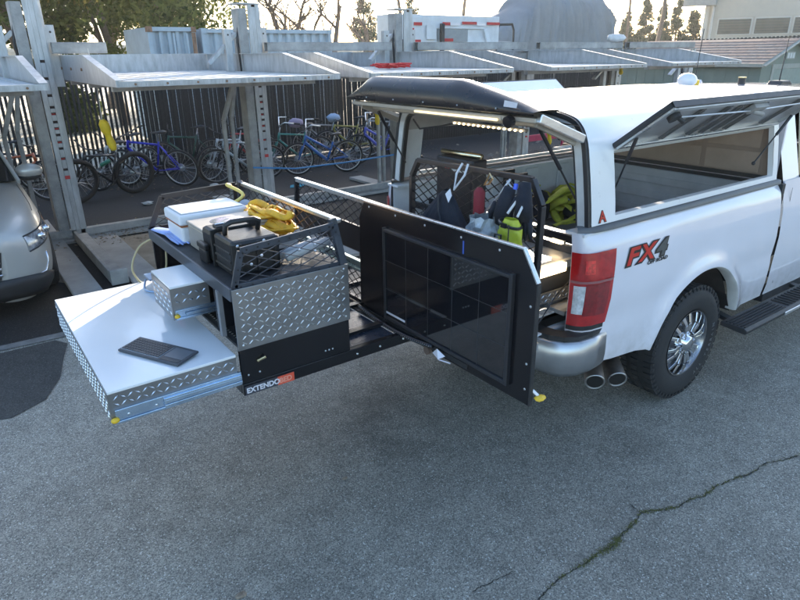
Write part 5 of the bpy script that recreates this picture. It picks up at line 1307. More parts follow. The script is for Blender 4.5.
# --- cabinet with drawers
CB = thing('drawer_cabinet', 'black cabinet with tread plate side carrying cooler and cases', 'cabinet', (-2.76, 1.06, .945))
build('lower_side', MB().box(-3.05, -2.48, YN+.002, YN+.02, .946, 1.115), BGLOSS, CB, bevel=.002)
m = MB().box(-3.055, -2.475, YN-.006, YN+.001, 1.117, 1.405); tread(m, (-3.05, YN-.006, 1.122), (1, 0, 0), (0, 0, 1), .57, .278)
tp = build('tread_panel', m, TREAD, CB, bevel=.002)
for x, z in ((-3.03, 1.385), (-2.5, 1.385), (-3.03, 1.14), (-2.5, 1.14)): build('rivet', MB().blob((x, YN-.007, z), (.006, .003, .006), 8, 5), ALU, tp)
for x, z in ((-3.02, .985), (-2.965, .985), (-2.62, .985), (-2.6, .985), (-2.58, .985)): build('screw', MB().blob((x, YN+.001, z), (.005, .003, .005), 8, 5), ALU, CB)
build('latch', MB().bar((-2.975, YN-.004, 1.045), (-2.935, YN-.014, 1.06), .012, .012), mat('brass_latch', (.6, .5, .3), .3, .9), CB, bevel=.003)
build('back_wall', MB().box(-2.50, -2.482, YN+.021, YF, .946, 1.38), BGLOSS, CB)
build('far_side', MB().box(-3.05, -2.501, YF-.02, YF, .946, 1.38), BGLOSS, CB)
build('inner_side', MB().box(-3.04, -2.501, YN+.002, YN+.02, 1.1161, 1.38), BMATTE, CB)
build('top_deck', MB().box(-3.05, -2.48, YN+.0025, YF, 1.381, 1.402), BMATTE, CB)
build('front_rim', MB().box(-3.062, -3.051, YN+.0, YF, 1.352, 1.412), mat('rim_steel_dark', (.10, .11, .13), .35, .5), CB, bevel=.002)
build('divider', MB().box(-3.045, -2.501, .70, .712, 1.12, 1.38), BLACK, CB)
build('divider', MB().box(-3.045, -2.501, 1.12, 1.132, 1.12, 1.38), BLACK, CB)
build('shelf', MB().box(-3.045, -2.501, YN+.021, YF-.021, 1.118, 1.13), BMATTE, CB)
m = MB()
for k in range(22): m.cyl((-3.02, YN+.05+k*.025, 1.136), (-3.02, YN+.05+k*.025, 1.138), .006, seg=6)
build('rivet_row', m, ALU, CB)
m = MB(); m.bar((-3.06, .60, 1.14), (-3.06, .60, 1.36), .03, .02); build('hinge_bracket', m, mat('bracket_grey', (.3, .3, .31), .5, .5), CB)
# stuff on the shelf
m = MB()
for k in range(12):
    a = Vector((-2.98+.06*math.sin(k*2), .74+.03*k, 1.15+.02*math.cos(k)))
    m.tube([a, a+Vector((.08, .02, .03)), a+Vector((.16, -.02, .01))], .006, 5)
# guard walls around top
GB = mat('guard_black', (.035, .042, .055), .4, vary=.3, scale=20)
def guard(name, poly, fn, t, holes=True, wd_=.028, top=None, tmat=None):
    o = thing(name, *t)
    return o
poly = [(-3.035, 1.408), (-2.49, 1.408), (-2.535, 1.60), (-2.99, 1.565)]
fn = lambda u, v: (u, YN+.01, v)
gd = build('guard_panel', lattice(MB(), poly, fn, .105, .040, .0035), mat('mesh_grey', (.07, .075, .09), .4, .4), CB)
for a, b in zip(poly, poly[1:]+poly[:1]):
    m = MB().bar(fn(*a), fn(*b), .012, .03, (0, 0, 1) if abs(a[0]-b[0]) > .2 else (1, 0, 0)); f_ = build('frame_bar', m, GB, gd, bevel=.002)
    A, Bv = Vector(fn(*a)), Vector(fn(*b)); nn_ = int((A-Bv).length/.05)
    mm = MB()
    for k in range(nn_): c = A.lerp(Bv, (k+.5)/nn_)+Vector((0, -.0075, 0)); mm.cyl(c, c+Vector((0, .001, 0)), .005, seg=6)
    tag(build('punched_holes', mm, BLACK, gd), kind='stuff')
for x, z in ((-2.95, 1.5), (-2.72, 1.52), (-2.90, 1.53), (-2.64, 1.53), (-2.64, 1.50)): build('bolt', MB().blob((x, YN+.002, z), (.007,)*3, 8, 5), ALU, gd)
poly = [(YN+.02, 1.408), (YF, 1.408), (YF-.08, 1.60), (YN+.04, 1.60)]; fn2 = lambda u, v: (-2.50, u, v)
gd = build('guard_panel', lattice(MB(), poly, fn2, .088, .047, .004), BLACK, CB)
build('top_rail', MB().box(-2.515, -2.485, YN+.02, YF-.08, 1.602, 1.622), ALU, gd, bevel=.004)
build('end_post', MB().bar((-2.50, YN+.0, 1.41), (-2.53, YN+.03, 1.628), .035, .03, (0, 1, 0)), GB, gd, bevel=.003)
build('end_post', MB().bar((-2.50, YF, 1.41), (-2.51, YF-.08, 1.628), .03, .03, (0, 1, 0)), GB, gd, bevel=.003)
poly = [(-3.05, 1.408), (-2.52, 1.408), (-2.52, 1.60), (-2.96, 1.585)]; fn3 = lambda u, v: (u, YF-.01, v)
gd = build('guard_panel', lattice(MB(), poly, fn3, .088, .047, .004), BLACK, CB)
for a, b in zip(poly, poly[1:]+poly[:1]): build('frame_bar', MB().bar(fn3(*a), fn3(*b), .012, .028, (0, 0, 1) if abs(a[0]-b[0]) > .2 else (1, 0, 0)), BLACK, gd)

# large drawer
LW = mat('drawer_lid_white', (.80, .80, .80), .16, vary=.02, scale=2, coat=.3)
x0, x1 = -3.60, -3.07
DRW = build('drawer', MB().box(x0, x1, YN+.0065, YF-.0065, .955, .962), ALU, CB); DRW['label'] = 'wide low drawer with tread plate sides and white lid, pulled out'
build('lid', MB().box(x0-.004, x1, YN-.004, YF+.004, 1.092, 1.104), LW, DRW, bevel=.002)
sp_ = build('side_panel', tread(MB().box(x0, x1, YN, YN+.006, .955, 1.091), (x0+.005, YN, 1.02), (1, 0, 0), (0, 0, 1), .52, .068), TREAD, DRW)
build('side_panel', MB().box(x0, x1, YF-.006, YF, .955, 1.091), TREAD, DRW)
ep = build('end_panel', tread(MB().box(x0-.006, x0-.0005, YN, YF, .955, 1.091), (x0-.006, YF-.005, .957), (0, -1, 0), (0, 0, 1), 1.22, .132, .026, .022), TREAD, DRW)
for dz, d0 in ((0, 0), (.0, 1)):
    pass
m = MB().box(x0+.01, x1+.012, YN-.012, YN-.001, 1.003, 1.018); m.box(x0+.01, x1+.012, YN-.012, YN-.001, .955, .966); m.box(x0+.01, x1+.012, YN-.005, YN-.0012, .967, 1.002)
sl = build('slide_outer', m, STEEL, DRW, bevel=.0015)
m = MB().box(x0+.2, x1+.010, YN-.020, YN-.0125, .998, 1.008); m.box(x0+.2, x1+.012, YN-.020, YN-.0125, .968, .978); m.box(x0+.2, x1+.012, YN-.016, YN-.0125, .979, .997)
build('slide_inner', m, STEEL, DRW, bevel=.0015)
for k in range(5): build('slide_screw', MB().blob((x0+.06+k*.11, YN-.0125 if k > 1 else YN-.006, .985), (.006, .003, .006), 8, 5), ALU, DRW)
build('corner_latch', MB().blob((x0+.005, YN-.01, .975), (.018, .012, .012), 10, 7, .05), YCLIP, DRW, smooth=True)
# small drawer
a0, a1, b0, b1, c0, c1 = -3.215, -3.05, .79, 1.085, 1.19, 1.352
SD = build('drawer', MB().box(a0, -3.04, b0+.006, b1-.006, c0+.001, c0+.006), ALU, CB); SD['label'] = 'narrow upper drawer with tread plate sides and white lid'
a1 = -3.07
build('lid', MB().box(a0-.003, -3.045, b0-.003, b1, c1-.008, c1+.003), LW, SD, bevel=.002)
sp_ = build('side_panel', tread(MB().box(a0, -3.04, b0, b0+.005, c0, c1-.009), (a0+.004, b0, c0+.055), (1, 0, 0), (0, 0, 1), .165, .095, .032, .030, .004, .010), TREAD, SD)
build('side_panel', MB().box(a0, -3.04, b1-.005, b1, c0, c1-.009), TREAD, SD)
ep = build('end_panel', tread(MB().box(a0-.005, a0-.0005, b0, b1, c0, c1-.009), (a0-.005, b1-.005, c0+.004), (0, -1, 0), (0, 0, 1), .285, .145, .03, .026), TREAD, SD)
m = MB().box(a0+.005, -2.95, b0-.010, b0-.001, c0+.036, c0+.048); m.box(a0+.005, -2.95, b0-.010, b0-.001, c0, c0+.01); m.box(a0+.005, -2.95, b0-.004, b0-.0012, c0+.0105, c0+.0355); m.box(a0+.05, -2.95, b0-.014, b0-.0105, c0+.015, c0+.03)
build('slide', m, STEEL, SD, bevel=.0015)
build('corner_latch', MB().blob((a0+.01, b0-.012, c0+.02), (.014, .010, .010), 10, 7, .05), YCLIP, SD, smooth=True)

# keyboard
K0, K1, K3 = Vector((-3.48, .80, 1.105)), Vector((-3.312, .485, 1.105)), Vector((-3.365, .862, 1.105))
kx = (K1-K0).normalized(); ky = Vector((0, 0, 1)).cross(kx); KL, KW = .357, .13
kb = thing('wireless_keyboard', 'slim black wireless keyboard with touchpad lying on the white drawer lid', 'keyboard', (-3.34, .67, 1.105))
def kp(u, v, h): return K0+kx*u+ky*v+Vector((0, 0, h+v*.06))
def kbox(m, u0, u1, v0, v1, h0, h1):
    m.add([kp(u, v, h) for h in (h0, h1) for u, v in ((u0, v0), (u1, v0), (u1, v1), (u0, v1))], [(0,3,2,1),(4,5,6,7),(0,1,5,4),(1,2,6,5),(2,3,7,6),(3,0,4,7)]); return m
build('case', kbox(MB(), 0, KL, 0, KW, .001, .012), mat('keyboard_dark', (.045, .05, .06), .4, vary=.1), kb, bevel=.004)
build('key_tray', kbox(MB(), .008, .232, .012, KW-.018, .0121, .0128), mat('key_tray', (.40, .42, .45), .5), kb)
KM = mat('key_black', (.022, .024, .03), .35)
kk = None
for r_ in range(6):
    for c_ in range(14):
        if r_ == 0 and 4 <= c_ <= 8: continue
        u = .012+c_*.0157; v = .015+r_*.0168
        q = build('key', kbox(MB(), u, u+.0132, v, v+.0140, .0129, .0155), KM, kb)
build('key', kbox(MB(), .012+4*.0157, .012+8*.0157+.0132, .015, .029, .0129, .0155), KM, kb)
build('touchpad', kbox(MB(), .243, KL-.010, .035, KW-.018, .0121, .0132), mat('touchpad', (.09, .10, .115), .3), kb)
build('button_strip', kbox(MB(), .243, KL-.010, .010, .032, .0121, .0135), KM, kb, bevel=.001)

# cooler
WP = mat('cooler_white', (.74, .74, .75), .4, vary=.04, scale=4)
cl = thing('cooler_box', 'white plastic cooler box with brown seam at the far left corner of the cabinet', 'cooler', (-2.83, 1.42, 1.403))
cx0, cx1, cy0, cy1 = -3.0, -2.62, 1.25, 1.52
build('body', MB().box(cx0+.008, cx1-.008, cy0+.008, cy1-.008, 1.404, 1.495), WP, cl, bevel=.012)
build('seam', MB().box(cx0+.006, cx1-.006, cy0+.006, cy1-.006, 1.4955, 1.503), mat('seam_brown', (.35, .12, .05), .6), cl)
build('lid', MB().box(cx0, cx1, cy0, cy1, 1.5035, 1.56), WP, cl, bevel=.012)
build('lid_panel', MB().box(cx0+.02, cx1-.02, cy0+.02, cy1-.02, 1.5605, 1.566), WP, cl, bevel=.003)
build('lid_groove', MB().box(cx0+.014, cx1-.014, cy0+.014, cy1-.014, 1.5601, 1.5607), mat('groove_grey', (.45, .45, .46), .5), cl)
build('brand_mark', MB().box(cx0+.1, cx0+.16, cy0+.0065, cy0+.0078, 1.465, 1.475), mat('mark_blue', (.15, .35, .5), .5), cl)
# grey equipment box with sticker behind the black case
gb = thing('equipment_box', 'grey metal box with shiny holographic sticker between cooler and black case', 'box', (-2.75, 1.08, 1.403))
TB = mat('box_tan', (.40, .36, .31), .4, .3, vary=.15)
build('body', MB().box(-2.97, -2.56, .98, 1.22, 1.404, 1.525), TB, gb, bevel=.008)
build('lid', MB().box(-2.975, -2.555, .975, 1.225, 1.526, 1.54), TB, gb, bevel=.004)
build('sticker', MB().add([(-2.80+.09*math.cos(a), 1.10+.07*math.sin(a), 1.5412) for a in np.linspace(0, 2*math.pi, 20, endpoint=False)], [tuple(range(20))]), mat('hologram', (.45, .62, .70), .15, .9, vary=.5, scale=30, col2=(.75, .60, .85)), gb)
# black hard case
HC = mat('case_black', (.011, .012, .013), .38, vary=.25, scale=15, bump=.08, bscale=150)
bc = thing('hard_case', 'black rugged hard case standing upright at the near left of the cabinet', 'case', (-2.87, .78, 1.403))
def hc(x0, x1, y0, y1, z0, z1, nm='shell', bv=.012, mt=HC): return build(nm, MB().box(x0, x1, y0, y1, z0, z1), mt, bc, bevel=bv)
hc(-2.985, -2.75, .58, .80, 1.404, 1.572, 'shell', .018)
hc(-2.985, -2.755, .812, .965, 1.41, 1.57, 'lid_shell', .022)
hc(-2.995, -2.745, .80, .811, 1.404, 1.582, 'rim', .004)
for z in (1.43, 1.47, 1.51): hc(-2.99, -2.745, .60, .79, z, z+.01, 'rib', .003)
for x in (-2.95, -2.87, -2.79): hc(x, x+.012, .572, .579, 1.42, 1.56, 'rib', .003)
m = MB().tube([(-2.955, .72, 1.575), (-2.955, .70, 1.62), (-2.93, .695, 1.632), (-2.82, .695, 1.632), (-2.795, .70, 1.62), (-2.795, .72, 1.575)], .0125, 10); build('handle', m, BMATTE, bc, smooth=True)
for x in (-2.97, -2.81): lt = build('latch', MB().box(x, x+.045, .775, .835, 1.583, 1.602), BLACK, bc, bevel=.005); build('latch_pin', MB().cyl((x, .80, 1.606), (x+.045, .80, 1.606), .004, seg=6), ALU, lt)
for x, z in ((-2.955, 1.55), (-2.83, 1.555), (-2.78, 1.55)): build('corner_bolt', MB().blob((x, .578, z), (.008, .004, .008), 8, 5), ALU, bc)
bc2 = thing('tool_case', 'smaller black tool case lying flat beside the upright hard case', 'case', (-2.97, 1.0, 1.403))
# (flat grey block in front of cooler corner)
build('shell', MB().box(-3.01, -2.99, .86, .96, 1.404, 1.47), HC, bc2, bevel=.006); build('lid', MB().box(-3.015, -2.988, .855, .965, 1.471, 1.50), HC, bc2, bevel=.006)
# gloves / blue cloth
m = MB(); bcl = mat('glove_blue', (.30, .40, .72), .6, vary=.12, scale=20)
m.tube([(-3.03, 1.64, 1.415), (-3.0, 1.52, 1.42), (-2.99, 1.44, 1.418)], [.03, .045, .03], 10, squash=.25)
for k in range(4): m.tube([(-3.02+k*.014, 1.46, 1.42), (-3.025+k*.017, 1.34, 1.418), (-3.02+k*.016, 1.25-(k % 2)*.02, 1.414)], [.011, .010, .006], 8, squash=.6)
tag(build('glove', m, bcl, smooth=True), 'pale blue rubber glove lying on the cabinet edge beside the cooler', 'glove')
# yellow straps
YS = mat('strap_orange', (.80, .40, .015), .6, vary=.25, scale=25, bump=.2)
m = MB(); rnd = random.Random(12)
for k in range(15):
    ph = rnd.uniform(0, 6.28); cx_, cy_ = -2.585+rnd.uniform(-.03, .03), 1.05+rnd.uniform(-.10, .12); rx, ry = rnd.uniform(.035, .07), rnd.uniform(.09, .16); zb = 1.47+k*.0075
    m.tube([(cx_+rx*math.cos(a+ph), cy_+ry*math.sin(a+ph), zb+.008*math.sin(a*3+k)) for a in np.linspace(0, 6.2, 18)], .021, 6, squash=.32, closed=True)
tag(build('strap_bundle', m, YS, smooth=True), 'loose bundle of orange yellow tow straps beside the bright rail', 'straps')
tag(build('strap_tray', MB().box(-2.68, -2.52, .86, 1.3, 1.405, 1.462), mat('tray_white', (.42, .43, .44), .5), bevel=.006), 'low grey tray under the orange straps', 'tray')
for k_, (yy_, zz_, lb_) in enumerate(((.56, 1.50, 'long white pipe just behind the near mesh guard'), (.68, 1.47, 'second white pipe, between near mesh and orange straps'))):
    tag(build('white_pipe', MB().cyl((-2.735, yy_, zz_-.04), (-2.51, yy_, zz_), .022, seg=14), MC['tray_white'], smooth=True), lb_, 'pipe')
m = MB().tube(smooth([(-2.55, 1.66, 1.60), (-2.60, 1.58, 1.62), (-2.56, 1.45, 1.58), (-2.66, 1.42, 1.54), (-2.70, 1.50, 1.52), (-2.60, 1.56, 1.50)]), .010, 8)
tag(build('yellow_hose', m, mat('hose_yellow', (.75, .58, .15), .5), smooth=True), 'yellow hose curled at the far end of the bright rail', 'hose')
ga = thing('pressure_gauge', 'black compressor with round grey gauge behind the orange straps', 'gauge', (-2.57, 1.38, 1.403))
build('body', MB().box(-2.63, -2.52, 1.32, 1.48, 1.405, 1.50), BMATTE, ga, bevel=.01)
build('dial_case', MB().cyl((-2.575, 1.37, 1.505), (-2.60, 1.345, 1.545), .042, seg=24), BLACK, ga, bevel=.003)
d0 = Vector((-2.6005, 1.3445, 1.546)); e = (Vector((-.025, -.025, .04))).normalized()
build('dial_face', MB().cyl(d0, d0+e*.002, .035, seg=24), mat('dial_grey', (.35, .38, .42), .2), ga)
build('cylinder', MB().cyl((-2.60, 1.60, 1.43), (-2.56, 1.50, 1.43), .03, seg=16), BMATTE, ga)
# cable hanging off left rear of the cabinet
m = MB().tube(smooth([(-3.04, 1.66, 1.36), (-3.12, 1.72, 1.30), (-3.18, 1.70, 1.18), (-3.12, 1.66, 1.08), (-3.02, 1.62, 1.16), (-3.0, 1.6, 1.3)]), .006, 7)
tag(build('looped_hose', m, mat('hose_tan', (.42, .36, .20), .5), smooth=True), 'tan hose looping off the far left corner of the cabinet', 'hose')
m = MB().box(-3.14, -3.07, 1.50, 1.62, 1.16, 1.17); m.tube(smooth([(-3.14, 1.6, 1.14), (-3.17, 1.5, 1.115), (-3.11, 1.42, 1.12), (-3.08, 1.5, 1.15)]), .006, 6)
tag(build('tap_fitting', m, mat('fitting_blue', (.25, .35, .5), .35, .5)), 'small metal bracket with blue tube behind the small drawer', 'fitting')
tag(build('flare_stick', MB().tube([(-3.06, 1.30, 1.24), (-3.065, 1.23, 1.24), (-3.07, 1.12, 1.235)], [.013, .013, .009], 10), mat('pink_red', (.7, .05, .12), .4), smooth=True), 'red tipped marker lying inside the cabinet edge', 'marker')

# --- second tray wall (far mesh with bright rail)
G2 = thing('guard_wall', 'long black mesh wall with bright rail between cabinet and solar board', 'guard', (-2.09, 1.1, .945))
poly = [(.5, 1.42), (1.72, 1.42), (1.69, 1.56), (.5, 1.56)]; fn4 = lambda u, v: (-2.09, u, v)
build('mesh', lattice(MB(), poly, fn4, .088, .05, .004), BLACK, G2)
build('top_rail', MB().box(-2.105, -2.075, .3, 1.70, 1.562, 1.588), ALU, G2, bevel=.004)
build('lower_panel', MB().box(-2.098, -2.082, YN, 1.73, 1.27, 1.42), BLACK, G2)
build('slide_track', MB().box(-2.125, -2.099, YN+.02, 1.6, 1.205, 1.225).box(-2.125, -2.099, YN+.02, 1.6, 1.16, 1.175).box(-2.115, -2.10, YN+.02, 1.6, 1.176, 1.204), mat('slide_green_grey', (.42, .52, .50), .3, .7), G2, bevel=.002)
build('mesh', lattice(MB(), [(.6, .96), (1.7, .96), (1.7, 1.15), (.6, 1.15)], fn4, .088, .05, .004), BLACK, G2)
build('end_frame', MB().bar((-2.09, 1.73, 1.27), (-2.09, 1.69, 1.585), .03, .02), BLACK, G2)
build('track', MB().box(-2.10, -2.08, YN, 1.7, .946, .97), BLACK, G2)
tag(build('bare_rubble', MB().box(0, .1, 0, .1, -.3, -.2), BLACK)) if False else None

# --- solar board
SB = thing('solar_board', 'large black board with a framed solar panel and chamfered corner', 'board', (-2.14, .3, .9))
X0 = -2.14
out = [(-.435, .93), (-.435, 1.48), (-.352, 1.605), (.81, 1.592), (.86, 1.50), (.88, .925)]
build('board', MB().prism(out, 'yz', X0, X0+.012), BGLOSS, SB)
m = MB(); 
for a, b in ((out[1], out[2]), (out[2], out[3])): m.bar((X0+.006, a[0], a[1]+.004), (X0+.006, b[0], b[1]+.004), .020, .010, (1, 0, 0) if False else (0, 0, 1))
build('edge_trim', m, ALU, SB, bevel=.002)
build('edge_trim', MB().bar((X0+.006, out[0][0]-.003, out[0][1]), (X0+.006, out[1][0]-.003, out[1][1]), .02, .006, (0, 1, 0)), BMATTE, SB)
for y in (-.22, .02, .28, .52, .76): build('screw', MB().blob((X0-.001, y, 1.572), (.003, .006, .006), 8, 5), ALU, SB)
for z in (1.38, 1.12, 1.0): build('screw', MB().blob((X0-.001, -.408, z), (.003, .006, .006), 8, 5), ALU, SB)
PY0, PY1, PZ0, PZ1 = -.30, .60, 1.0, 1.475
sp_ = build('solar_panel', MB().box(X0-.012, X0-.001, PY0, PY1, PZ0, PZ1), mat('solar_cell_black', (.006, .007, .010), .05, vary=.2, spec=.6, coat=1), SB)
FRM = mat('panel_frame', (.05, .05, .055), .35, .5)
m = MB().box(X0-.022, X0-.0002, PY0-.02, PY0, PZ0-.02, PZ1+.02); m.box(X0-.022, X0-.0002, PY1, PY1+.012, PZ0-.02, PZ1+.02); m.box(X0-.022, X0-.0002, PY0, PY1, PZ1, PZ1+.014); m.box(X0-.022, X0-.0002, PY0, PY1, PZ0-.018, PZ0)
build('panel_frame', m, FRM, sp_, bevel=.002)
GRD = mat('grid_line_grey', (.045, .05, .055), .4)
n_ = 5
for k in range(1, n_): y = PY0+(PY1-PY0)*k/n_; build('grid_line', MB().box(X0-.0128, X0-.0121, y-.001, y+.001, PZ0, PZ1), GRD, sp_)
for k in (1, 2): z = PZ0+(PZ1-PZ0)*k/3; build('grid_line', MB().box(X0-.0133, X0-.0129, PY0, PY1, z-.001, z+.001), GRD, sp_)
build('white_label', MB().box(X0-.0128, X0-.0121, .43, .60, 1.015, 1.027), WHITE, sp_)
build('bottom_channel', MB().box(X0-.004, X0-.0005, -.05, .9, .94, .965), BMATTE, SB)
m = MB()
for k in range(40): m.cyl((X0-.03-.004*math.sin(k*.08), .85-.0165*k, .972-.028*math.sin(k/39*math.pi)), (X0-.034, .85-.0165*k, .972-.028*math.sin(k/39*math.pi)), .0035, seg=5)
cc = MB().tube([(X0-.022, .87-.0165*k*1.03, .970-.028*math.sin(k/39*math.pi)) for k in range(0, 41, 2)], .012, 6)
cb = build('cable_carrier', cc, BLACK, SB, smooth=True); tag(build('carrier_link', m, GALV, cb), kind='stuff')
m = MB().add([(X0-.03, .17, .955), (X0-.06, .10, .95), (X0-.03, .08, .965), (X0-.04, .13, .99), (X0-.02, .15, .98)], [(0, 1, 3), (1, 2, 3), (0, 3, 4)]); m.tube([(X0-.03, .17, .95), (X0-.05, .10, .945), (X0-.04, .03, .952)], .004, 5)
tag(build('wire_tag', m, WHITE), 'small white tag and wire dangling under the solar board', 'tag')
yc_ = SB
build('yellow_latch', MB().blob((X0+.03, -.47, .975), (.03, .02, .012), 8, 6, .1), YCLIP, yc_); build('latch_pin', MB().cyl((X0+.02, -.435, 1.0), (X0+.03, -.46, .98), .007, seg=8), WHITE, yc_)
build('blue_tag', MB().box(X0-.003, X0-.0005, -.001, .006, 1.50, 1.56), mat('blue_tape', (.05, .12, .5), .5), SB)
tag(build('caster', MB().cyl((X0-.02, .24, .93), (X0+.0, .24, .93), .022, seg=14), mat('caster_brown', (.12, .08, .06), .6)), 'small brown roller under the middle of the solar board', 'roller')

# --- mesh rack behind the bags
MR = thing('mesh_rack', 'black framed mesh panel carrying the hanging bags', 'rack', (-1.8, .3, .95))
out2 = [(-.13, 1.16), (-.135, 1.69), (-.07, 1.80), (.765, 1.785), (.825, 1.69), (.83, 1.16)]
fn5 = lambda u, v: (-1.80, u, v)
poly = [(a, b) for a, b in out2]
build('mesh', lattice(MB(), poly[::-1], fn5, .085, .05, .0045), BLACK, MR)
for a, b in zip(out2, out2[1:]+out2[:1]): build('frame_bar', MB().bar(fn5(*a), fn5(*b), .025, .03, (1, 0, 0)), BLACK, MR, bevel=.003)
build('lower_board', MB().box(-1.81, -1.79, -.13, .83, .96, 1.14), BLACK, MR)
build('tray', MB().box(-2.12, -1.80, -.14, .85, .95, .962), BMATTE, MR)
build('tray_rail', MB().box(-1.775, -1.755, -.14, .85, .96, 1.0), ALU, MR)
# folded chair like frame + bags
NV = mat('navy_fabric', (.010, .013, .022), .85, vary=.35, scale=12, bump=.3, bscale=80)
def bag(name, path, radii, m_, lab, cat, squash=.6, seg=14, jit=.1, seed=1):
    mb_ = MB().tube(path, radii, seg, squash=squash); rnd = random.Random(seed)
    for v in mb_.v: v += Vector((rnd.uniform(-1, 1), rnd.uniform(-1, 1), rnd.uniform(-1, 1)))*.012*jit*10
    return mb_
nb = thing('navy_bag', 'large slumped navy fabric bag hanging in the middle of the mesh rack', 'bag', (-1.95, .52, .97))
rows = []; rnd = random.Random(4)
for i in range(29):
    f = i/28; z = 1.70-.34*f; wl = .015+.30*f**.85; row = []
    for k in range(72):
        a = 2*math.pi*k/72; fold = 1+.10*abs(math.sin(a*4+f*1.5))*f**.5+.07*math.sin(a*9+f*5)*f+.03*math.sin(a*21-f*9)
        row.append((-1.93+.09*(.2+f)*math.sin(a)*fold, .37+.05*f+wl*math.cos(a)*fold, z-.05*abs(math.sin(a*4+f*2))*f-.02*math.cos(a*2)*f+rnd.uniform(-.0025, .0025)))
    row.append(row[0]); rows.append(row)
build('sack', MB().grid(rows), NV, nb, smooth=True)
build('zip', MB().tube([(-2.0, .46, 1.60), (-2.02, .50, 1.52), (-2.04, .54, 1.44)], .003, 5), mat('zip_grey', (.12, .12, .13), .4, .5), nb)
build('drawstring', MB().tube([(-1.96, .40, 1.68), (-1.99, .36, 1.60), (-2.01, .30, 1.50)], .004, 5), BLACK, nb)
build('cord', MB().tube([(-1.83, .37, 1.82), (-1.86, .38, 1.77), (-1.90, .35, 1.70), (-1.86, .32, 1.77), (-1.83, .33, 1.82)], .006, 6), mat('cord_white', (.6, .6, .62), .7), nb)
tg = MB().add([(-1.96, .31, 1.72), (-1.97, .285, 1.69), (-1.97, .31, 1.65), (-1.97, .335, 1.69)], [(0, 1, 2, 3)]); build('tag', tg, mat('tag_white', (.65, .68, .75), .5), nb)
# red flask
rf_ = thing('red_flask', 'dark red fabric pouch clipped by a gold carabiner', 'pouch', (-1.86, .33, 1.5))
build('pouch', MB().tube([(-1.87, .20, 1.73), (-1.87, .20, 1.71), (-1.87, .20, 1.60), (-1.87, .20, 1.57)], [.012, .028, .028, .016], 12), mat('maroon', (.22, .015, .025), .8, vary=.2, bump=.3), rf_, smooth=True)
build('carabiner', MB().tube([(-1.85, .19, 1.74), (-1.85, .17, 1.77), (-1.85, .155, 1.80), (-1.85, .135, 1.78), (-1.85, .16, 1.75)], .005, 6, closed=True), mat('gold', (.7, .5, .25), .3, 1), rf_)
# plastic bag
pb = MB(); rnd = random.Random(6); rows = []
for i in range(12):
    f = i/11; row = []
    for k in range(18):
        a = 2*math.pi*k/18; j = 1+rnd.uniform(-.22, .22); row.append((-1.93+.06*math.sin(a)*j,   .10+(.02+.08*math.sin(math.pi*min(1, f*.8+.15)))*math.cos(a)*j, 1.62-.34*f+rnd.uniform(-.01, .01)))
    row.append(row[0]); rows.append(row)
pb.grid(rows); tag(build('plastic_bag', pb, mat('clear_plastic', (.42, .44, .46), .25, vary=.35, scale=18)), 'crumpled clear grey plastic bag between navy bag and yellow bag', 'bag')
# pole / handle shapes in front of mesh
m = MB().tube([(-1.84, .26, 1.46), (-1.84, .18, 1.62), (-1.84, .10, 1.70), (-1.84, .03, 1.79)], .006, 6); m.tube([(-1.84, .16, 1.66), (-1.84, .11, 1.66), (-1.84, .01, 1.75), (-1.84, .05, 1.78)], .006, 6)
tag(build('bent_wire', m, mat('wire_grey', (.5, .5, .52), .4, .6), smooth=True), 'bent grey wire tool leaning on the mesh rack', 'wire tool')
# black gloves
def glove(y, z, l, lab, s=1, dy=0):
    mm = MB().tube([(-1.87, y, z), (-1.88, y+dy*.3, z-.08), (-1.88, y+dy*.6, z-.17)], [.028*s, .042*s, .05*s], 12, squash=.6)
    for k in range(4): mm.tube([(-1.88, y+dy*.6-.035+k*.023, z-.15), (-1.885, y+dy-.04+k*.027, z-.21), (-1.88, y+dy-.04+k*.028, z-.26+.01*abs(k-1.5))], [.014, .013, .008], 8)
    mm.tube([(-1.88, y+dy*.5+.045, z-.08), (-1.885, y+dy*.5+.07, z-.13), (-1.88, y+dy*.5+.075, z-.17)], [.016, .014, .009], 8)
    tag(build('work_glove', mm, NV, smooth=True), lab, 'glove', 'gloves hanging on the mesh rack')
glove(-.0, 1.76, .2, 'black work glove hanging just left of the yellow dry bag', 1.1, .06)
glove(-.09, 1.80, .2, 'black work glove hanging behind the yellow dry bag', 1.05, -.02)
tag(build('blue_clip', MB().tube([(-1.89, -.055, 1.79), (-1.895, -.055, 1.765)], .010, 8), mat('clip_blue', (.05, .12, .7), .4)), 'small blue clip above the gloves', 'clip')
yb = thing('dry_bag', 'bright yellow green roll top dry bag hanging at the right of the rack', 'bag', (-1.93, -.02, 1.3))
DY = mat('dry_bag_yellow', (.42, .46, .03), .5, vary=.2, scale=14, bump=.2)
rows = []; rnd = random.Random(2)
for i in range(14):
    f = i/13; z = 1.645-.15*f; r_ = (.034+.026*min(1, f*3)) if f < .93 else .05; row = []
    for k in range(24):
        a = 2*math.pi*k/24; j = 1+.08*math.sin(a*5+f*8)+.05*math.sin(a*9-f*13)+rnd.uniform(-.02, .02); row.append((-1.94+.05*(r_/.08)*math.sin(a)*j, -.085+r_*1.05*math.cos(a)*j, z))
    row.append(row[0]); rows.append(row)
m = MB().grid(rows); m.add([rows[-1][k] for k in range(24)], [tuple(range(24))]); build('sack', m, DY, yb, smooth=True)
build('strap', MB().tube([(-1.992, -.04, 1.575), (-2.0, -.085, 1.58), (-2.0, -.085, 1.54), (-1.995, -.04, 1.535)], .005, 6, closed=True), BLACK, yb)
build('side_seam', MB().tube([(-1.985, -.085-.03, 1.63), (-1.99, -.085-.035, 1.56), (-1.985, -.085-.035, 1.50)], .003, 5), BLACK, yb)
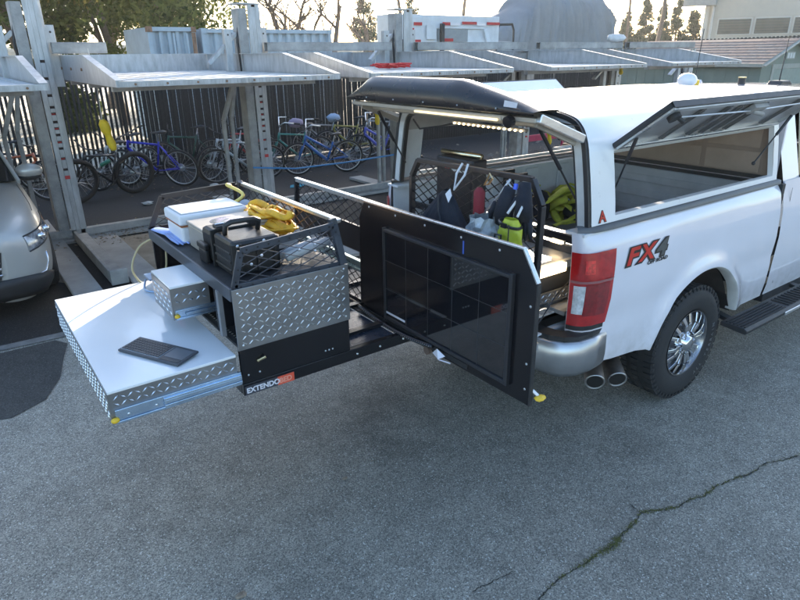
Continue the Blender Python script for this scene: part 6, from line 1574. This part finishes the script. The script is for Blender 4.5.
build('buckle', MB().box(-1.992, -1.982, -.10, -.07, 1.612, 1.632), BLACK, yb)
build('roll_band', MB().tube([(-1.945+.038*math.sin(a), -.085+.058*math.cos(a), 1.622+.01*math.cos(a)) for a in np.linspace(0, 2*math.pi, 16, endpoint=False)], .007, 6, closed=True), BLACK, yb)
build('handle_loop', MB().tube([(-1.93, -.05, 1.66), (-1.9, -.06, 1.70), (-1.87, -.085, 1.76), (-1.9, -.11, 1.70), (-1.94, -.12, 1.66)], .006, 6), mat('loop_white', (.6, .6, .6), .6), yb)
# things around/inside the bed: black duffel with light edge, tan post, yellow strap bag
t = thing('black_equipment_case', 'black case with lit upper edge standing behind the mesh rack', 'case', (-1.45, .75, 1.2))
build('shell', MB().box(-1.40, -1.28, .76, 1.10, .97, 1.735), BLACK, t, bevel=.012)
build('top_tube', MB().tube([(-1.34, .75, 1.755), (-1.34, 1.11, 1.75)], .017, 10), mat('lit_chrome', (.75, .66, .45), .2, 1), t, smooth=True)
build('label', MB().box(-1.404, -1.4005, .96, 1.01, 1.665, 1.695), REDM, t)
build('label', MB().box(-1.404, -1.4005, .82, .95, 1.682, 1.697), mat('label_grey', (.5, .5, .48), .5), t)
build('label', MB().box(-1.404, -1.4005, .82, .95, 1.655, 1.667), mat('label_grey', (.5, .5, .48), .5), t)
m = MB(); rnd = random.Random(3)
YG = mat('recovery_yellow', (.50, .50, .05), .7, vary=.35, scale=14, bump=.3)
for k in range(9):
    a = rnd.uniform(0, 6.28); c = Vector((.45+rnd.uniform(-.12, .14), 1.52+rnd.uniform(-.10, .12), .98+k*.024)); pts = [c+Vector((.17*math.cos(q+a), .13*math.sin(q+a), .06*math.sin(2*q+k))) for q in np.linspace(0, 5.2, 12)]
    m.tube(pts, .034, 6, squash=.3)
t = thing('recovery_strap_bag', 'heap of yellow green recovery straps with black bag in the bed', 'straps', (.45, 1.52, .94))
build('strap_coil', m, YG, t, smooth=True); build('bag', MB().blob((.18, 1.62, 1.06), (.12, .10, .16), 14, 9, .08, seed=5), NV, t, smooth=True)
build('bag', MB().blob((.55, 1.42, 1.01), (.2, .16, .09), 14, 9, .10, seed=6), BMATTE, t, smooth=True)
build('sling', MB().tube([(.1, 1.35, .97), (.25, 1.32, 1.0), (.5, 1.35, 1.05), (.75, 1.45, 1.12)], .03, 6, squash=.3), YG, t, smooth=True)
t = TR
build('latch_plate', MB().box(-.10, .02, 1.755, 1.785, 1.22, 1.40), BMATTE, t, bevel=.01); build('latch_lever', MB().bar((.0, 1.745, 1.34), (.14, 1.73, 1.345), .03, .03), BLACK, t, bevel=.008)
# truck bed drawers system, near side, with light bar
t = thing('bed_storage', 'black and aluminium storage slides at the open end of the truck bed', 'storage', (-1.2, .6, .93))

build('white_slide', MB().box(-1.41, -.9, .20, .225, .70, .82), mat('slide_white', (.60, .62, .66), .4, .2), t, bevel=.004)
build('slide_lip', MB().box(-1.41, -.9, .18, .199, .808, .82), mat('slide_white', (.60, .62, .66)), t)
build('bright_tray', MB().box(-1.40, -.9, .22, .62, .895, .907).box(-1.40, -.9, .61, .62, .908, .96), mat('tray_bright', (.70, .70, .69), .3, .5), t, bevel=.002)
build('tray_runner', MB().box(-1.41, -.9, .30, .32, .908, .93), ALU, t); build('tray_runner', MB().box(-1.41, -.9, .42, .44, .908, .93), ALU, t)
for x in (-1.13,): build('slide_hole', MB().cyl((x, .1975, .755), (x, .1995, .755), .014, seg=12), BMATTE, t)
tb = build('tread_strip', tread(MB().box(-1.38, -.8, .24, .25, .965, 1.03), (-1.38, .24, .967), (1, 0, 0), (0, 0, 1), .58, .06, .03), TREAD, t)
build('black_box', MB().box(-1.37, -.7, .262, .30, .97, 1.12), BMATTE, t)
build('shelf', MB().box(-1.37, -.62, .265, .95, 1.185, 1.20), mat('shelf_alu', (.66, .65, .63), .35, .5), t)
build('shelf_leg', MB().box(-1.36, -1.33, .90, .93, .94, 1.184), BLACK, t); build('shelf_leg', MB().box(-.66, -.63, .28, .31, .94, 1.184), BLACK, t)
build('cross_bar', MB().bar((-.85, .16, 1.235), (-.85, 1.84, 1.235), .03, .05), BLACK, t); build('cross_bar', MB().bar((-.865, .16, 1.265), (-.865, 1.84, 1.265), .02, .01), ALU, t)
build('cross_bar', MB().bar((-1.0, .16, 1.225), (-1.0, 1.84, 1.225), .03, .045), BLACK, t)
for k in range(3): build('slide_rod', MB().bar((-1.42, .26+k*.05, .915), (-1.0, .26+k*.05, .918), .015, .012), ALU, t)
build('wire', MB().tube([(-1.42, .2, .84), (-1.38, .18, .90), (-1.25, .19, 1.02), (-1.1, .2, 1.10)], .004, 5), BLACK, t)
lb = thing('light_bar', 'brightly lit warm light bar in the truck bed beside the tail light', 'light bar', (-1.25, .33, 1.04))
build('lens', MB().box(-1.37, -1.10, .246, .262, 1.128, 1.182), LEDM, lb, bevel=.004); build('housing', MB().box(-1.375, -1.09, .2625, .28, 1.122, 1.184), ALU, lb)
lb = thing('small_lamp', 'small lit lamp on the far cross bar in the bed', 'lamp', (-1.4, .75, 1.16))
build('lens', MB().box(-1.03, -1.018, .36, .44, 1.250, 1.266), LEDM, lb); build('base', MB().box(-1.017, -1.0, .35, .45, 1.249, 1.268), ALU, lb)
# debris and brush beyond, seen through the cap
m = MB(); rnd = random.Random(77)
for k in range(420):
    x = rnd.uniform(5.0, 9.5); y = rnd.uniform(5.4, 8.6); s = rnd.uniform(.03, .13); z = rnd.uniform(.02, .42)*rnd.random(); a = Vector((rnd.uniform(-1, 1), rnd.uniform(-1, 1), rnd.uniform(-.6, .6))).normalized()*s; b = a.orthogonal().normalized()*s*rnd.uniform(.1, .6)
    p = Vector((x, y, z)); m.add([p-a, p+b, p+a, p-b], [(0, 1, 2, 3)])
tag(build('scrap_litter', m, mat('scrap_mixed', (.24, .21, .18), .8, vary=.7, scale=4)), kind='stuff')
for k, (x, y, s, c, lab) in enumerate(((7.0, 6.6, .35, (.45, .45, .45), 'grey plastic crate among scrap seen through the cap'), (7.9, 7.2, .3, (.35, .20, .12), 'rusty brown box among scrap behind the cap'), (7.7, 8.2, .5, (.55, .05, .12), 'pink red panel lying beyond the truck'))):
    t = thing('scrap_item', lab, ['crate', 'box', 'panel'][k], (x, y, 0)); mm = mat('scrap_%d' % k, c, .7, vary=.2)
    if k < 2:
        build('side', MB().box(x-s, x+s, y-s, y-s+.03, 0, s*1.2), mm, t); build('side', MB().box(x-s, x+s, y+s-.03, y+s, 0, s*1.2), mm, t); build('side', MB().box(x-s, x-s+.03, y-s+.031, y+s-.031, 0, s*1.2), mm, t); build('side', MB().box(x+s-.03, x+s, y-s+.031, y+s-.031, 0, s*1.2), mm, t); build('bottom', MB().box(x-s+.03, x+s-.03, y-s+.03, y+s-.03, 0.01, .04), mm, t)
    else: build('sheet', MB().box(x-.9, x+.9, y, y+.04, .35, .5), mm, t, bevel=.01); build('leg', MB().box(x-.8, x-.74, y, y+.04, 0, .349), mm, t); build('leg', MB().box(x+.74, x+.8, y, y+.04, 0, .349), mm, t)

# ------------------------------------------------------------------ crack with moss
crk = [(.2, -.93), (-.05, -.90)]
import_pts = [(800,455),(782,461),(768,463),(748,475),(730,481),(715,487),(705,496),(690,500),(678,507),(665,510),(652,511),(640,513),(636,522),(626,531),(618,540),(612,548),(600,553),(590,560),(576,569),(560,578),(548,590),(535,604)]
def on_ground(u, v):
    d = fw + ix*((u-400)/612.0) + iy*((v-300)/612.0); k = -CAM.z/d.z; return CAM+d*k
def ribbon(pts, w0, z, m_, name, seed, jag=.5):
    rnd = random.Random(seed); P = [on_ground(*p) for p in pts]; fine = []
    for a, b in zip(P[:-1], P[1:]):
        for k in range(7): fine.append(a.lerp(b, k/7)+Vector((rnd.uniform(-1, 1), rnd.uniform(-1, 1), 0))*.006)
    rows = []
    for i, p in enumerate(fine[1:-1], 1):
        d = (fine[i+1]-fine[i-1]); d.z = 0; d.normalize(); n_ = Vector((-d.y, d.x, 0)); wv = w0*(.5+rnd.random()*jag*2)
        rows.append([(p.x+n_.x*wv, p.y+n_.y*wv, z), (p.x-n_.x*wv, p.y-n_.y*wv, z)])
    return tag(build(name, MB().grid(rows), m_), kind='structure')
ribbon(import_pts, .0024, .0045, mat('crack_dark', (.035, .034, .03), .95, vary=.3, scale=30), 'pavement_crack', 3, .8)
ribbon([(640, 513), (633, 507), (628, 503)], .002, .0046, MC['crack_dark'], 'pavement_crack', 4)
ribbon([(515, 572), (500, 578), (480, 588), (470, 596)], .0025, .0047, MC['crack_dark'], 'pavement_crack', 5)
MOSS = mat('moss', (.13, .125, .05), .95, vary=.45, scale=30, bump=.5, col2=(.15, .15, .04))
rnd = random.Random(21); P = [on_ground(*p) for p in import_pts]; mb = MB()
dens = [.15,.1,.3,.5,.2,.6,.4,.15,.6,.3,.5,.25,.7,.5,1.5,1.3,.5,.9,.25,.2,.1]
for i, (a, b) in enumerate(zip(P[:-1], P[1:])):
    for k in range(int(190*dens[i])):
        q0 = rnd.random()
        if math.sin(q0*11+i*2.7)+math.sin(q0*29+i) < -.35: continue
        p = a.lerp(b, q0)+Vector((rnd.gauss(0, .004+.006*dens[i]), rnd.gauss(0, .004+.006*dens[i]), 0)); s = rnd.uniform(.0012, .0042); an = rnd.uniform(0, 6.28)
        e = Vector((math.cos(an), math.sin(an), 0))*s; g2 = Vector((-e.y, e.x, 0))
        mb.add([p-e+Vector((0, 0, .005)), p+g2+Vector((0, 0, .005)), p+e+Vector((0, 0, .005)), p-g2+Vector((0, 0, .005)), p+Vector((0, 0, .005+s*1.1))], [(0, 1, 4), (1, 2, 4), (2, 3, 4), (3, 0, 4)])
tag(build('moss_tufts', mb, MOSS), kind='stuff')
# oily scuffs on the road
mb = MB()
SC_ = mat('tyre_scuff', (.085, .09, .095), .8, vary=.3, scale=6)
# small leaves on the road
mb = MB(); rnd = random.Random(31)
for u, v, s in ((375, 360, .012), (372, 461, .008), (580, 540, .006), (345, 479, .02), (455, 395, .006), (241, 596, .03), (602, 430, .006)):
    p = on_ground(u, v); mb.blob((p.x, p.y, .004), (s, s*.6, s*.3), 7, 5, .2, seed=int(u))
tag(build('road_grit', mb, mat('grit_tan', (.28, .22, .16), .9, vary=.4, scale=40)), kind='stuff')

# ------------------------------------------------------------------ haze
HZ = MB().box(-420, 520, -70, 620, -1.2, 40)
hz_o = build('haze', HZ, [])
hm = bpy.data.materials.new('haze_air'); hm.use_nodes = True; hn = hm.node_tree; hn.nodes.clear()
ho = hn.nodes.new('ShaderNodeOutputMaterial'); hv = hn.nodes.new('ShaderNodeVolumePrincipled'); hv.inputs['Density'].default_value = .0006; hv.inputs['Color'].default_value = (.93, .94, .96, 1); hv.inputs['Anisotropy'].default_value = .5
hn.links.new(hv.outputs[0], ho.inputs['Volume']); hz_o.data.materials.append(hm); hz_o['kind'] = 'stuff'
